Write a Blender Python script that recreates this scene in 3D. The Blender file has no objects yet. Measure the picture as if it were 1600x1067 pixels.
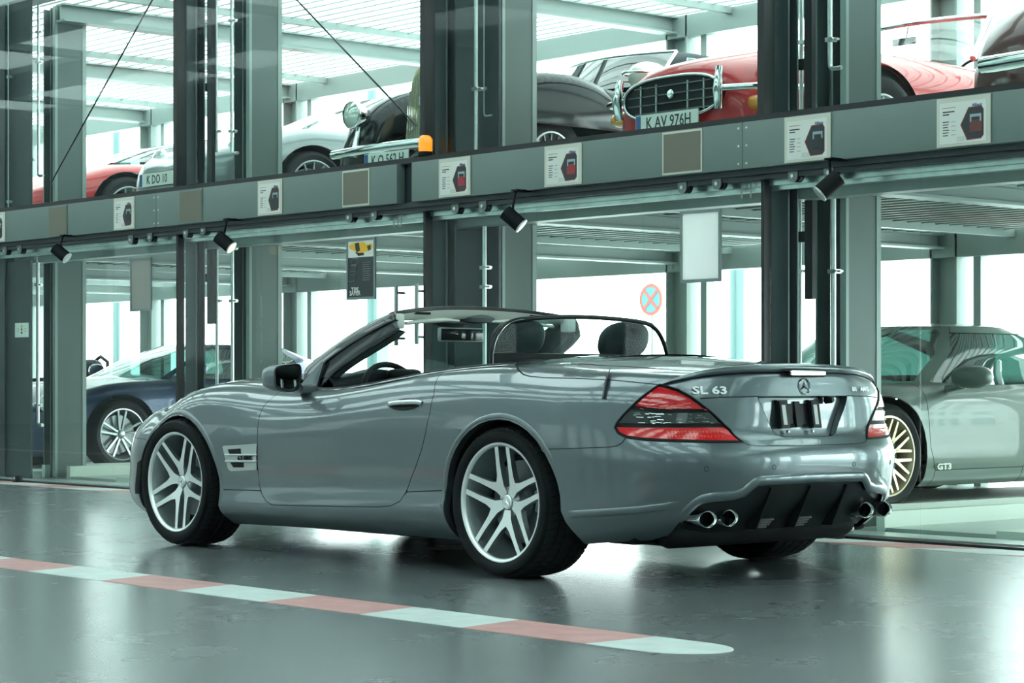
import bpy, bmesh, math, random
import numpy as np
from mathutils import Vector, Matrix
from mathutils.geometry import delaunay_2d_cdt
PI = math.pi
# ---------------------------------------------------------------- camera measured from the photograph (1600 x 1067)
FPX = 3450.; YAW = math.radians(41.15); CAMH = .838; HOR = 599.
CAM = np.array([7.171, -7.097, CAMH])
DV = np.array([-math.cos(YAW), math.sin(YAW), 0.]); RV = np.array([math.sin(YAW), math.cos(YAW), 0.])
def project(P):
    P = np.atleast_2d(P); q = P-CAM; D = q@DV
    return np.stack([800+FPX*(q@RV)/D, HOR-FPX*q[:,2]/D], 1)
# ---------------------------------------------------------------- helpers
SC = bpy.context.scene; COL = SC.collection
def mat(name, col, rough=.5, metal=0., coat=0., trans=0., alpha=1., ior=1.45, spec=.5, noise=0., nscale=30., bump=0., coatr=.03, emit=0., flake=0.):
    m = bpy.data.materials.new(name); m.use_nodes = True; nt = m.node_tree; b = nt.nodes['Principled BSDF']
    I = b.inputs; I['Base Color'].default_value = (*col, 1); I['Roughness'].default_value = rough; I['Metallic'].default_value = metal
    I['Coat Weight'].default_value = coat; I['Coat Roughness'].default_value = coatr; I['Transmission Weight'].default_value = trans
    I['Alpha'].default_value = alpha; I['IOR'].default_value = ior; I['Specular IOR Level'].default_value = spec
    if emit: I['Emission Color'].default_value = (*col, 1); I['Emission Strength'].default_value = emit
    if noise or bump or flake:
        tc = nt.nodes.new('ShaderNodeTexCoord'); nz = nt.nodes.new('ShaderNodeTexNoise'); nz.inputs['Scale'].default_value = nscale
        nz.inputs['Detail'].default_value = 5; nt.links.new(tc.outputs['Object'], nz.inputs['Vector'])
        if noise:
            r = nt.nodes.new('ShaderNodeValToRGB'); r.color_ramp.elements[0].position = .3; r.color_ramp.elements[1].position = .7
            r.color_ramp.elements[0].color = (*[max(0, c*(1-noise)) for c in col], 1); r.color_ramp.elements[1].color = (*[min(1, c*(1+noise)) for c in col], 1)
            nt.links.new(nz.outputs['Fac'], r.inputs['Fac']); nt.links.new(r.outputs['Color'], I['Base Color'])
        if bump:
            bp = nt.nodes.new('ShaderNodeBump'); bp.inputs['Strength'].default_value = bump; bp.inputs['Distance'].default_value = .01
            nt.links.new(nz.outputs['Fac'], bp.inputs['Height']); nt.links.new(bp.outputs['Normal'], I['Normal'])
    return m
def glassmat(name, tint=(.8,.92,.9), refl=.1, opac=.06, rough=0.0, base=.04):
    """clear sheet: tinted see-through with a mirror share that grows at grazing angles and a little dust"""
    m = bpy.data.materials.new(name); m.use_nodes = True; nt = m.node_tree; nt.nodes.clear()
    o = nt.nodes.new('ShaderNodeOutputMaterial'); t = nt.nodes.new('ShaderNodeBsdfTransparent'); g = nt.nodes.new('ShaderNodeBsdfGlossy')
    d = nt.nodes.new('ShaderNodeBsdfDiffuse'); t.inputs['Color'].default_value = (*tint, 1); g.inputs['Roughness'].default_value = rough
    g.inputs['Color'].default_value = (1,1,1,1); d.inputs['Color'].default_value = (.6,.68,.66,1)
    lw = nt.nodes.new('ShaderNodeLayerWeight'); pw = nt.nodes.new('ShaderNodeMath'); pw.operation = 'POWER'; pw.inputs[1].default_value = 5.; nt.links.new(lw.outputs['Facing'], pw.inputs[0])
    mp = nt.nodes.new('ShaderNodeMath'); mp.operation = 'MULTIPLY_ADD'; mp.inputs[1].default_value = .9; mp.inputs[2].default_value = refl+base; mp.use_clamp = True
    nt.links.new(pw.outputs[0], mp.inputs[0])
    m1 = nt.nodes.new('ShaderNodeMixShader'); m2 = nt.nodes.new('ShaderNodeMixShader'); m2.inputs[0].default_value = opac
    nt.links.new(mp.outputs[0], m1.inputs[0]); nt.links.new(t.outputs[0], m1.inputs[1]); nt.links.new(g.outputs[0], m1.inputs[2])
    nt.links.new(m1.outputs[0], m2.inputs[1]); nt.links.new(d.outputs[0], m2.inputs[2]); nt.links.new(m2.outputs[0], o.inputs['Surface'])
    return m
def tag(o, label=None, cat=None, group=None, kind=None):
    if label: o['label'] = label
    if cat: o['category'] = cat
    if group: o['group'] = group
    if kind: o['kind'] = kind
    return o
def empty(name, loc=(0,0,0), rz=0., parent=None):
    o = bpy.data.objects.new(name, None); COL.objects.link(o); o.location = loc; o.rotation_euler = (0,0,rz); o.empty_display_size = .1
    if parent: o.parent = parent
    return o
def thing(name, label, cat, loc=(0,0,0), rz=0., group=None): return tag(empty(name, loc, rz), label, cat, group)
def link(name, me, m=None, parent=None):
    o = bpy.data.objects.new(name, me); COL.objects.link(o)
    if m is not None and not me.materials:
        for k in (m if isinstance(m, (list, tuple)) else [m]): me.materials.append(k)
    if parent: o.parent = parent
    return o
def copytree(o, parent=None):
    c = o.copy(); COL.objects.link(c)
    if parent is not None: c.parent = parent
    for ch in list(o.children): copytree(ch, c)
    return c
class MB:
    """collects shapes; build() links them as ONE mesh object"""
    def __init__(s): s.v = []; s.f = []; s.mi = []; s.m = 0
    def add(s, vs, fs, smooth=None):
        k = len(s.v); s.v += [tuple(p) for p in vs]; s.f += [tuple(i+k for i in f) for f in fs]; s.mi += [s.m]*len(fs); return s
    def box(s, a, b, bev=0):
        x0,y0,z0 = a; x1,y1,z1 = b
        if bev: return s.rbox(a, b, bev)
        return s.add([(x0,y0,z0),(x1,y0,z0),(x1,y1,z0),(x0,y1,z0),(x0,y0,z1),(x1,y0,z1),(x1,y1,z1),(x0,y1,z1)],
                     [(0,3,2,1),(4,5,6,7),(0,1,5,4),(1,2,6,5),(2,3,7,6),(3,0,4,7)])
    def rbox(s, a, b, e):
        bm = bmesh.new(); bmesh.ops.create_cube(bm, size=1)
        for v in bm.verts: v.co = Vector([(a[i]+b[i])/2+v.co[i]*(b[i]-a[i]) for i in range(3)])
        bmesh.ops.bevel(bm, geom=bm.edges[:], offset=e, segments=2, affect='EDGES', profile=.6)
        bm.verts.ensure_lookup_table(); s.add([v.co[:] for v in bm.verts], [[v.index for v in f.verts] for f in bm.faces]); bm.free(); return s
    def obox(s, c, ux, uy, uz, hx, hy, hz):
        c = Vector(c); ux, uy, uz = Vector(ux), Vector(uy), Vector(uz); P = []
        for k in (-1,1):
            for (i,j) in ((-1,-1),(1,-1),(1,1),(-1,1)): P.append(c+ux*hx*i+uy*hy*j+uz*hz*k)
        return s.add(P, [(0,3,2,1),(4,5,6,7),(0,1,5,4),(1,2,6,5),(2,3,7,6),(3,0,4,7)])
    def tube(s, pts, r, n=8, closed=False, cap=True, sx=1., up=None):
        pts = [Vector(p) for p in pts]; N = len(pts); rr = r if isinstance(r, (list, tuple)) else [r]*N; V = []; F = []
        prev = None
        for i, p in enumerate(pts):
            t = (pts[(i+1) % N]-pts[i-1]) if closed else (pts[min(i+1,N-1)]-pts[max(i-1,0)])
            t.normalize()
            if up is not None: a = Vector(up)-t*t.dot(Vector(up))
            elif prev is None: a = Vector((0,0,1)) if abs(t.z) < .9 else Vector((1,0,0)); a = a-t*t.dot(a)
            else: a = prev-t*t.dot(prev)
            a.normalize(); prev = a; b = t.cross(a)
            for k in range(n):
                w = 2*PI*k/n; V.append(p+a*math.cos(w)*rr[i]+b*math.sin(w)*rr[i]*sx)
        for i in range(N if closed else N-1):
            j = (i+1) % N
            for k in range(n): F.append((i*n+k, i*n+(k+1)%n, j*n+(k+1)%n, j*n+k))
        if cap and not closed: F.append(tuple(range(n-1,-1,-1))); F.append(tuple((N-1)*n+k for k in range(n)))
        return s.add(V, F)
    def lathe(s, prof, n=32, axis='z', c=(0,0,0), a0=0, a1=2*PI, sy=1.):
        """prof: (r, h)"""
        V = []; F = []; full = abs(a1-a0-2*PI) < 1e-6; m = n if full else n+1; L = len(prof)
        for k in range(m):
            w = a0+(a1-a0)*k/n
            for (r, h) in prof:
                p = (r*math.cos(w), r*math.sin(w)*sy, h)
                if axis == 'y': p = (p[0], h, p[1])
                if axis == 'x': p = (h, p[0], p[1])
                V.append((p[0]+c[0], p[1]+c[1], p[2]+c[2]))
        for k in range(n):
            j = (k+1) % m
            for i in range(L-1): F.append((k*L+i, j*L+i, j*L+i+1, k*L+i+1) if axis != 'y' else (k*L+i, k*L+i+1, j*L+i+1, j*L+i))
        return s.add(V, F)
    def prism(s, poly, fn0, fn1):
        """polygon (2D) triangulated, fn0 / fn1 map it to the two faces"""
        vs, _, fs, _, _, _ = delaunay_2d_cdt([Vector(p) for p in poly], [], [list(range(len(poly)))], 1, 1e-7)
        n = len(vs); V = [fn0(*p) for p in vs]+[fn1(*p) for p in vs]; F = [tuple(f) for f in fs]+[tuple(i+n for i in reversed(f)) for f in fs]
        m = len(poly)
        k0 = len(V); V += [fn0(*p) for p in poly]+[fn1(*p) for p in poly]
        for i in range(m): j = (i+1) % m; F.append((k0+j, k0+i, k0+m+i, k0+m+j))
        return s.add(V, F)
    def grid(s, P):
        """P[i][j] points"""
        n, m = len(P), len(P[0]); V = [p for r in P for p in r]
        return s.add(V, [(i*m+j, (i+1)*m+j, (i+1)*m+j+1, i*m+j+1) for i in range(n-1) for j in range(m-1)])
    def mesh(s, name, smooth=30, fix=True):
        me = bpy.data.meshes.new(name); me.from_pydata(s.v, [], s.f); me.validate()
        if fix:
            bm = bmesh.new(); bm.from_mesh(me); bmesh.ops.recalc_face_normals(bm, faces=bm.faces[:]); bm.to_mesh(me); bm.free()
        if smooth:
            me.polygons.foreach_set('use_smooth', [True]*len(me.polygons)); me.set_sharp_from_angle(angle=math.radians(smooth))
        return me
    def build(s, name, m, parent=None, smooth=30, fix=True):
        me = s.mesh(name, smooth, fix)
        for k in (m if isinstance(m, (list, tuple)) else [m]): me.materials.append(k)
        if isinstance(m, (list, tuple)) and len(me.polygons) == len(s.mi): me.polygons.foreach_set('material_index', s.mi)
        return link(name, me, None, parent)
def text_mesh(txt, size, depth=.001, bold=0.):
    cu = bpy.data.curves.new('t', 'FONT'); cu.body = txt; cu.size = size; cu.extrude = depth; cu.offset = bold; cu.align_x = 'CENTER'; cu.align_y = 'CENTER'
    cu.resolution_u = 2
    o = bpy.data.objects.new('t', cu); COL.objects.link(o); dg = bpy.context.evaluated_depsgraph_get(); dg.update()
    me = bpy.data.meshes.new_from_object(o.evaluated_get(dg)); bpy.data.objects.remove(o); bpy.data.curves.remove(cu); me.name = 'lettering'
    me.materials.clear()
    return me
def text_on(name, txt, size, loc, right, up, m, parent, depth=.001, sx=1., bold=0.):
    me = text_mesh(txt, size, depth, bold); r = Vector(right).normalized(); u = Vector(up); u = (u-r*u.dot(r)).normalized(); n = r.cross(u)
    M = Matrix(((r.x*sx,u.x,n.x,loc[0]),(r.y*sx,u.y,n.y,loc[1]),(r.z*sx,u.z,n.z,loc[2]),(0,0,0,1)))
    me.transform(M); return link(name, me, m, parent)
def catmull(P, k=6, closed=False):
    P = [Vector(p) for p in P]; n = len(P); out = []
    for i in range(n if closed else n-1):
        p0 = P[(i-1) % n] if closed or i > 0 else P[0]; p1 = P[i]; p2 = P[(i+1) % n]; p3 = P[(i+2) % n] if closed or i+2 < n else P[-1]
        for j in range(k):
            t = j/k; out.append(.5*((2*p1)+(p2-p0)*t+(2*p0-5*p1+4*p2-p3)*t*t+(3*p1-p0-3*p2+p3)*t**3))
    if not closed: out.append(P[-1])
    return out
# ---------------------------------------------------------------- camera, daylight, exposure
cd = bpy.data.cameras.new('camera'); cam = bpy.data.objects.new('camera', cd); COL.objects.link(cam); SC.camera = cam
cd.sensor_width = 36; cd.lens = 36*FPX/1600; cam.location = CAM; cam.rotation_euler = (PI/2, 0, math.pi/2-YAW); cd.clip_end = 300
cd.shift_y = (HOR-533.5)/1600
W = bpy.data.worlds.new('overcast sky'); SC.world = W; W.use_nodes = True; bg = W.node_tree.nodes['Background']
bg.inputs["Color"].default_value = (.90,1,.988,1); bg.inputs["Strength"].default_value = 8.0
SC.view_settings.view_transform = 'Standard'; SC.view_settings.look = 'None'; SC.view_settings.gamma = 1; SC.view_settings.use_curve_mapping = False
SC.view_settings.exposure = .45
# ---------------------------------------------------------------- the hall and the glass car rack (structure)
def unpY(px, py, Y):
    d = DV+RV*(px-800)/FPX+np.array([0,0,(HOR-py)/FPX]); t = (Y-CAM[1])/d[1]; return CAM+d*t
def struct(o): o['kind'] = 'structure'; return o
def floormat():
    m = mat('polished dark screed', (.07,.088,.092), .2, 0, .7, spec=.5, coatr=.24); nt = m.node_tree; b = nt.nodes['Principled BSDF']
    tc = nt.nodes.new('ShaderNodeTexCoord'); mp = nt.nodes.new('ShaderNodeMapping'); mp.inputs['Scale'].default_value = (1,1,1)
    n1 = nt.nodes.new('ShaderNodeTexNoise'); n1.inputs['Scale'].default_value = 1.6; n1.inputs['Detail'].default_value = 8; n1.inputs['Roughness'].default_value = .7
    n2 = nt.nodes.new('ShaderNodeTexNoise'); n2.inputs['Scale'].default_value = 22; n2.inputs['Detail'].default_value = 6
    nt.links.new(tc.outputs['Object'], mp.inputs['Vector']); nt.links.new(mp.outputs['Vector'], n1.inputs['Vector']); nt.links.new(mp.outputs['Vector'], n2.inputs['Vector'])
    mx = nt.nodes.new('ShaderNodeMix'); mx.data_type = 'RGBA'; mx.inputs[0].default_value = .45; nt.links.new(n1.outputs['Fac'], mx.inputs[6]); nt.links.new(n2.outputs['Fac'], mx.inputs[7])
    r = nt.nodes.new('ShaderNodeValToRGB'); r.color_ramp.elements[0].position = .38; r.color_ramp.elements[1].position = .64
    r.color_ramp.elements[0].color = (.12,.14,.144,1); r.color_ramp.elements[1].color = (.165,.19,.194,1)
    nt.links.new(mx.outputs[2], r.inputs['Fac']); nt.links.new(r.outputs['Color'], b.inputs['Base Color'])
    rr = nt.nodes.new('ShaderNodeMapRange'); rr.inputs[1].default_value = .3; rr.inputs[2].default_value = .7; rr.inputs[3].default_value = .24; rr.inputs[4].default_value = .29
    nt.links.new(n1.outputs['Fac'], rr.inputs[0]); nt.links.new(rr.outputs[0], b.inputs['Roughness'])
    bp = nt.nodes.new('ShaderNodeBump'); bp.inputs['Strength'].default_value = .02; bp.inputs['Distance'].default_value = .002; nt.links.new(n2.outputs['Fac'], bp.inputs['Height']); nt.links.new(bp.outputs['Normal'], b.inputs['Normal'])
    return m
FLOOR = floormat()
PAVE = mat('pale outside paving', (.62,.66,.64), .8, noise=.1, nscale=1)
WALLM = mat('light grey-green hall wall', (.32,.36,.355), .7)
CEILM = mat('hall ceiling', (.30,.34,.335), .6)
FASC = mat('grey-green sheet steel', (.16,.215,.20), .42, .1, noise=.03, nscale=3)
COLA = mat('dark blue-grey steel', (.034,.047,.053), .4, .2)
COLB = mat('grey-green steel', (.095,.125,.118), .45, .2)
COLBL = mat('light grey-green steel edge', (.24,.30,.28), .4, .2)
FRAMEM = mat('black window profile', (.012,.017,.018), .4)
GALV = mat('galvanised steel', (.62,.68,.66), .28, .85, noise=.12, nscale=12)
DECKM = mat('galvanised deck sheet', (.78,.84,.82), .38, .55, noise=.06, nscale=6)
BEAMM = mat('grey beam', (.26,.315,.30), .45, .2)
GLASS = glassmat('facade glass', (.93,.985,.97), .0, .006, base=.003)
Y0 = 2.2; PITCH = 3.04; XB = [-1.25-PITCH*k for k in range(-3,9)]
mb = MB(); mb.box((-34,-13,-.3),(12,2.12,0)); struct(mb.build('floor', FLOOR, None, 0))
mb = MB(); mb.box((-34,2.12,-.3),(12,7.7,-.012)); struct(mb.build('floor_rack', mat('rack pit floor', (.16,.20,.195), .35), None, 0))
mb = MB(); mb.box((-60,7.7,-.5),(40,70,-.05)); struct(mb.build('ground', PAVE, None, 0))
mb = MB(); mb.box((-34,-13.2,0),(12,-13,1.3)); mb.box((-34,-13.2,4.6),(12,-13,6.6))
for k in range(-12, 5): mb.box((k*2.9-.45,-13.2,1.3),(k*2.9+.45,-13,4.6))
struct(mb.build('wall_south', WALLM, None, 0))
mb = MB()
for a, b in ((-13,-9.5),(-7.5,-4.5),(-2.5,7.7)): mb.box((12,a,0),(12.2,b,6.6))  # last span is unseen, extended to block side sky from the rack
for a, b in ((-9.5,-7.5),(-4.5,-2.5)): mb.box((12,a,0),(12.2,b,1.1)); mb.box((12,a,3.4),(12.2,b,6.6))
struct(mb.build('wall_east', WALLM, None, 0))
mb = MB(); mb.box((-34.2,-13,0),(-34,7.7,6.6)); struct(mb.build('wall_west', WALLM, None, 0))
# hall ceiling with long rooflight strips
mb = MB(); ys = [-13.2]
for a in (-11.2,-7.9,-4.6,-1.3): ys += [a, a+1.7]
ys.append(2.4)
for i in range(0, len(ys), 2): mb.box((-34.2,ys[i],6.4),(12.2,ys[i+1],6.6))
for i in range(1, len(ys)-1, 2):
    for k in range(-12, 5): mb.box((k*2.9-.14,ys[i],6.4),(k*2.9+.14,ys[i+1],6.6))
struct(mb.build('ceiling', CEILM, None, 0))
GLZ = []
# ---- rack decks: corrugated sheets, cross beams
def translucent(m, col, k):
    nt = m.node_tree; o = [x for x in nt.nodes if x.type == 'OUTPUT_MATERIAL'][0]; a = nt.nodes.new('ShaderNodeBsdfTranslucent'); a.inputs['Color'].default_value = (*col,1); mx = nt.nodes.new('ShaderNodeMixShader'); mx.inputs[0].default_value = k
    nt.links.new(nt.nodes['Principled BSDF'].outputs[0], mx.inputs[1]); nt.links.new(a.outputs[0], mx.inputs[2]); nt.links.new(mx.outputs[0], o.inputs['Surface'])
ROOFM = mat('translucent roof sheet', (.62,.68,.66), .35, .2); translucent(ROOFM, (.85,.90,.89), .55)  # translucency added so the rack roof glows under the sky
HALLGLZ = mat('light-softening hall glazing', (.3,.34,.34), .3); translucent(HALLGLZ, (.37,.405,.40), .85)  # unseen panes added to dim and soften sky through the hall windows
ROOFGLZ = mat('light-softening rooflight', (.3,.34,.34), .3); translucent(ROOFGLZ, (.62,.67,.66), .85)  # unseen panes added to soften the sky in the rooflights
DECK2 = mat('translucent deck sheet', (.9,.95,.93), .35, .1); translucent(DECK2, (.97,1,.99), .7)  # translucency added to brighten the lower rack ceiling
def deck(name, z, y0, y1, x0=-31., x1=11., m=None):
    mb = MB(); pr = []; y = y0
    while y < y1: pr += [(y, z),(y+.09, z),(y+.105, z+.055),(y+.155, z+.055)]; y += .17
    mb.grid([[(x0, a, b) for a, b in pr], [(x1, a, b) for a, b in pr]]); mb2 = MB(); y = y0+.20
    while y < y1: mb2.box((x0,y,z-.012),(x1,y+.012,z)); y += .17
    struct(mb2.build('deck_batten', BEAMM, None, 0))['kind'] = 'structure'
    return struct(mb.build(name, m, None, 0))
deck('ceiling_lower_rack', 2.055, 2.75, 7.6, m=DECK2); deck('ceiling_upper_rack', 4.20, 2.3, 7.6, m=ROOFM)
mb = MB()
for X in XB:
    pass
def Hbeam(mb, x0, x1, y0, y1, z0, z1, t=.018):
    mb.box((x0,y0,z0),(x1,y1,z0+t)); mb.box((x0,y0,z1-t),(x1,y1,z1)); xm = (x0+x1)/2; mb.box((xm-t/2,y0,z0+t),(xm+t/2,y1,z1-t))
n = 1
for X in XB:
    for z0, z1 in ((1.93,2.055),(4.04,4.20)):
        mb = MB(); Hbeam(mb, X+.12, X+.27, 2.75, 7.5, z0, z1); mb.box((X+.9,2.75,z1-.06),(X+.96,7.5,z1)); struct(mb.build('trim_%d' % n, BEAMM, None, 0)); n += 1
for z0, z1 in ((1.86,2.06),(4.0,4.2)):
    mb = MB(); mb.box((-31,7.35,z0),(11,7.45,z1)); struct(mb.build('trim_%d' % n, BEAMM, None, 0)); n += 1
mb = MB(); mb.box((-31,2.62,1.95),(11,2.75,2.13)); struct(mb.build('trim_%d' % n, BEAMM, None, 0)); n += 1
# front fascia of the gallery in two runs with an open joint
def fascia(name, x0, x1, m=FASC, y=2.06):
    mb = MB(); mb.rbox((x0,y,2.045),(x1,y+.07,2.308),.004); return struct(mb.build(name, m, None, 30))
xj = unpY(620,290,2.06)[0], unpY(643,290,2.06)[0]
xr = unpY(1160,240,2.06)[0]; xl = unpY(244,340,2.06)[0]
FS = [fascia('trim_%d' % (n), -31, xl-.002), fascia('trim_%d' % (n+1), xl+.002, xj[0]), fascia('trim_%d' % (n+2), xj[1], xr-.002), fascia('trim_%d' % (n+3), xr+.002, 11)]; n += 4
mb = MB(); mb.box((-31,2.135,2.05),(11,2.19,2.30)); struct(mb.build('trim_%d' % n, COLA, None, 0)); n += 1
for k, x in ((2, xr), (0, xl)):
    for dx in (-.03,.03):
        for z in (2.075,2.175,2.275):
            mb = MB(); mb.lathe([(0,-.004),(.006,-.003),(.008,0)], 8, 'y', (x+dx,2.06,z)); mb.build('rivet', GALV, FS[k], 40)
mb = MB(); mb.box((-31,2.09,2.308),(11,2.24,2.345)); mb.box((-31,2.16,4.3),(11,2.24,4.4)); struct(mb.build('trim_%d' % n, FRAMEM, None, 0)); n += 1
mb = MB(); mb.box((-31,2.24,4.15),(11,2.5,6.4)); struct(mb.build('wall_north', WALLM, None, 0))
# door rail under the fascia, floor track
mb = MB(); mb.box((-31,2.10,2.012),(11,2.135,2.045)); mb.box((-31,2.12,1.985),(11,2.2,2.012)); struct(mb.build('trim_%d' % n, COLA, None, 0)); n += 1
mb = MB(); mb.box((-31,2.21,1.955),(11,2.26,1.985)); mb.box((-31,2.24,1.93),(11,2.30,1.955)); mb.box((-31,2.21,2.0),(11,2.25,2.03)); struct(mb.build('trim_%d' % n, GALV, None, 0)); n += 1
mb = MB(); mb.box((-31,2.40,1.885),(11,2.52,2.0)); struct(mb.build('trim_%d' % n, BEAMM, None, 0)); n += 1
mb = MB(); mb.box((-31,2.12,-.05),(11,2.20,.012)); struct(mb.build('trim_%d' % n, FRAMEM, None, 0)); n += 1
mb = MB(); mb.box((-31,2.20,-.05),(11,2.28,.02)); mb.box((-31,2.28,-.05),(11,2.62,.006)); struct(mb.build('trim_%d' % n, GALV, None, 0)); n += 1
# columns
for k, X in enumerate(XB):
    a = X-.085
    mb = MB(); mb.box((a,2.28,0),(a+.145,2.292,6.4)); mb.box((a,2.355,0),(a+.145,2.367,6.4)); mb.box((a+.066,2.292,0),(a+.078,2.355,6.4)); struct(mb.build('column', COLA, None, 0))
    mb = MB(); mb.box((X-.19,2.80,0),(X-.175,3.05,4.2)); mb.box((X+.045,2.80,0),(X+.06,3.05,4.2)); mb.box((X-.175,2.9,0),(X+.045,2.915,4.2)); mb.box((X-.07,2.80,0),(X-.055,2.9,4.2))
    mb.m = 1; mb.box((X+.02,2.775,0),(X+.065,2.80,4.2)); mb.box((X+.035,3.05,0),(X+.065,3.09,4.2)); struct(mb.build('column', [COLB, COLBL], None, 0))
    for yb in (7.35,):
        mb = MB(); x0 = X+.12; mb.box((x0,yb,0),(x0+.02,yb+.22,4.2)); mb.box((x0+.25,yb,0),(x0+.27,yb+.22,4.2)); mb.box((x0+.02,yb+.1,0),(x0+.25,yb+.12,4.2)); mb.box((x0+.40,yb+.05,0),(x0+.47,yb+.15,4.2)); struct(mb.build('column', [BEAMM], None, 0))
for k, X in enumerate(XB):
    if k in (4, 6): yy = 2.52 if k == 4 else 2.28; mb = MB(); xa = X-(.36 if k == 4 else .02); mb.box((xa,yy+.02,0),(X+(.30 if k == 4 else .48),yy+.04,1.9)); mb.box((xa,yy+.02,2.35),(X+(.30 if k == 4 else .48),yy+.04,4.15)); struct(mb.build('closing_panel', COLA, None, 0))
GZ = 40
for k in range(-12, 4):
    mb = MB(); mb.box((k*2.9+.45,-13.12,1.3),((k+1)*2.9-.45,-13.08,4.6)); struct(mb.build('window_%d' % GZ, HALLGLZ, None, 0)); GZ += 1
for i in range(1, len(ys)-1, 2):
    for k in range(-12, 4): mb = MB(); mb.box((k*2.9+.14,ys[i],6.5),((k+1)*2.9-.14,ys[i+1],6.52)); struct(mb.build('window_%d' % GZ, ROOFGLZ, None, 0)); GZ += 1
for a, b in ((-9.5,-7.5),(-4.5,-2.5)): mb = MB(); mb.box((12.08,a,1.1),(12.12,b,3.4)); struct(mb.build('window_%d' % GZ, HALLGLZ, None, 0)); GZ += 1
# glass: upper windows, lower doors
for k, X in enumerate(XB):
    mb = MB(); mb.box((X-.055,2.15,2.345),(X-.005,2.24,4.3)); mb.box((X-.045,2.17,.02),(X-.020,2.23,1.985)); struct(mb.build('mullion', FRAMEM, None, 0))
    mb = MB(); mb.box((X,2.193,2.345),(X+PITCH-.06,2.203,4.3)); struct(mb.build('window_%d' % (k+1), GLASS, None, 0))
    d = struct(empty('door_%d' % (k+1), (X,2.2,.015)))
    for i, (a, b, yy) in enumerate(((.0,1.06,0.),(1.064,2.02,.0),(2.024,2.97,.0))):
        mb = MB(); mb.box((a,-.007+yy,0),(b,.003+yy,1.97)); mb.build('glass_pane', GLASS, d, 0)
# ---------------------------------------------------------------- body surface of the roadster (maths)
SX = [.45, 0, -.6, -1.3, -2.0, -2.6, -3.0]           # side stations
#      Tc   Tk   then z at the seven side stations            Nk   Nc
RZ = [[.20,.19,.16,.15,.14,.14,.13,.12,.12,.14,.15],
      [.27,.25,.22,.20,.19,.18,.18,.17,.18,.20,.20],
      [.36,.34,.29,.28,.265,.245,.235,.24,.26,.28,.28],
      [.44,.43,.40,.38,.36,.34,.33,.34,.36,.38,.38],
      [.51,.50,.49,.48,.46,.45,.44,.45,.47,.47,.46],
      [.575,.57,.57,.57,.56,.55,.54,.55,.54,.53,.52],
      [.625,.64,.66,.66,.65,.63,.62,.62,.60,.58,.57],
      [.72,.73,.745,.75,.74,.70,.70,.69,.65,.63,.61],
      [.80,.80,.82,.83,.82,.755,.755,.745,.70,.665,.645],
      [.86,.845,.868,.88,.863,.79,.80,.785,.735,.69,.67],
      [.885,.87,.90,.912,.880,.806,.828,.81,.76,.71,.69],
      [.905,.89,.92,.928,.884,.810,.845,.83,.785,.73,.71]]
RW = [[.85,.83,.80,.80,.80,.80,.78],
      [.89,.88,.86,.86,.87,.87,.84],
      [.905,.91,.905,.90,.90,.91,.87],
      [.905,.905,.89,.885,.89,.91,.87],
      [.912,.915,.898,.893,.90,.915,.87],
      [.912,.918,.905,.90,.905,.912,.86],
      [.905,.915,.905,.90,.90,.90,.845],
      [.885,.898,.89,.885,.88,.88,.82],
      [.85,.865,.86,.86,.855,.85,.78],
      [.79,.81,.825,.83,.80,.79,.72],
      [.72,.74,.80,.80,.72,.70,.64],
      [.60,.62,.78,.78,.60,.58,.52]]
RT = [.80,.885,.96,.99,1.0,.985,.945,.94,.935,.93,.915,.87]
RN = [-3.44,-3.54,-3.56,-3.55,-3.54,-3.53,-3.49,-3.40,-3.30,-3.2,-3.1,-3.0]
TPH = [0,.18,.36,.54,.70,.84,.95]       # tail arc angles (fraction of 90 deg), 0 = centre
NPH = [.95,.84,.70,.54,.36,.18,0]
def nspline(ts, P):
    """natural cubic spline through P (n,k) at parameters ts; returns f(t) vectorised"""
    ts = np.asarray(ts, float); P = np.asarray(P, float); n = len(ts); h = np.diff(ts)
    A = np.zeros((n, n)); B = np.zeros(P.shape)
    A[0,0] = A[-1,-1] = 1
    for i in range(1, n-1):
        A[i,i-1] = h[i-1]; A[i,i] = 2*(h[i-1]+h[i]); A[i,i+1] = h[i]
        B[i] = 6*((P[i+1]-P[i])/h[i] - (P[i]-P[i-1])/h[i-1])
    M = np.tensordot(np.linalg.inv(A), B, 1)
    return ts, P, M
def nsval(sp, t):
    ts, P, M = sp; t = np.atleast_1d(np.asarray(t, float))
    i = np.clip(np.searchsorted(ts, t)-1, 0, len(ts)-2); h = ts[i+1]-ts[i]
    a = (ts[i+1]-t); b = (t-ts[i]); sh = (slice(None),)+(None,)*(P.ndim-1)
    a = a[sh]; b = b[sh]; h = h[sh]
    return (M[i]*a**3 + M[i+1]*b**3)/(6*h) + (P[i]/h - M[i]*h/6)*a + (P[i+1]/h - M[i+1]*h/6)*b
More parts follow.
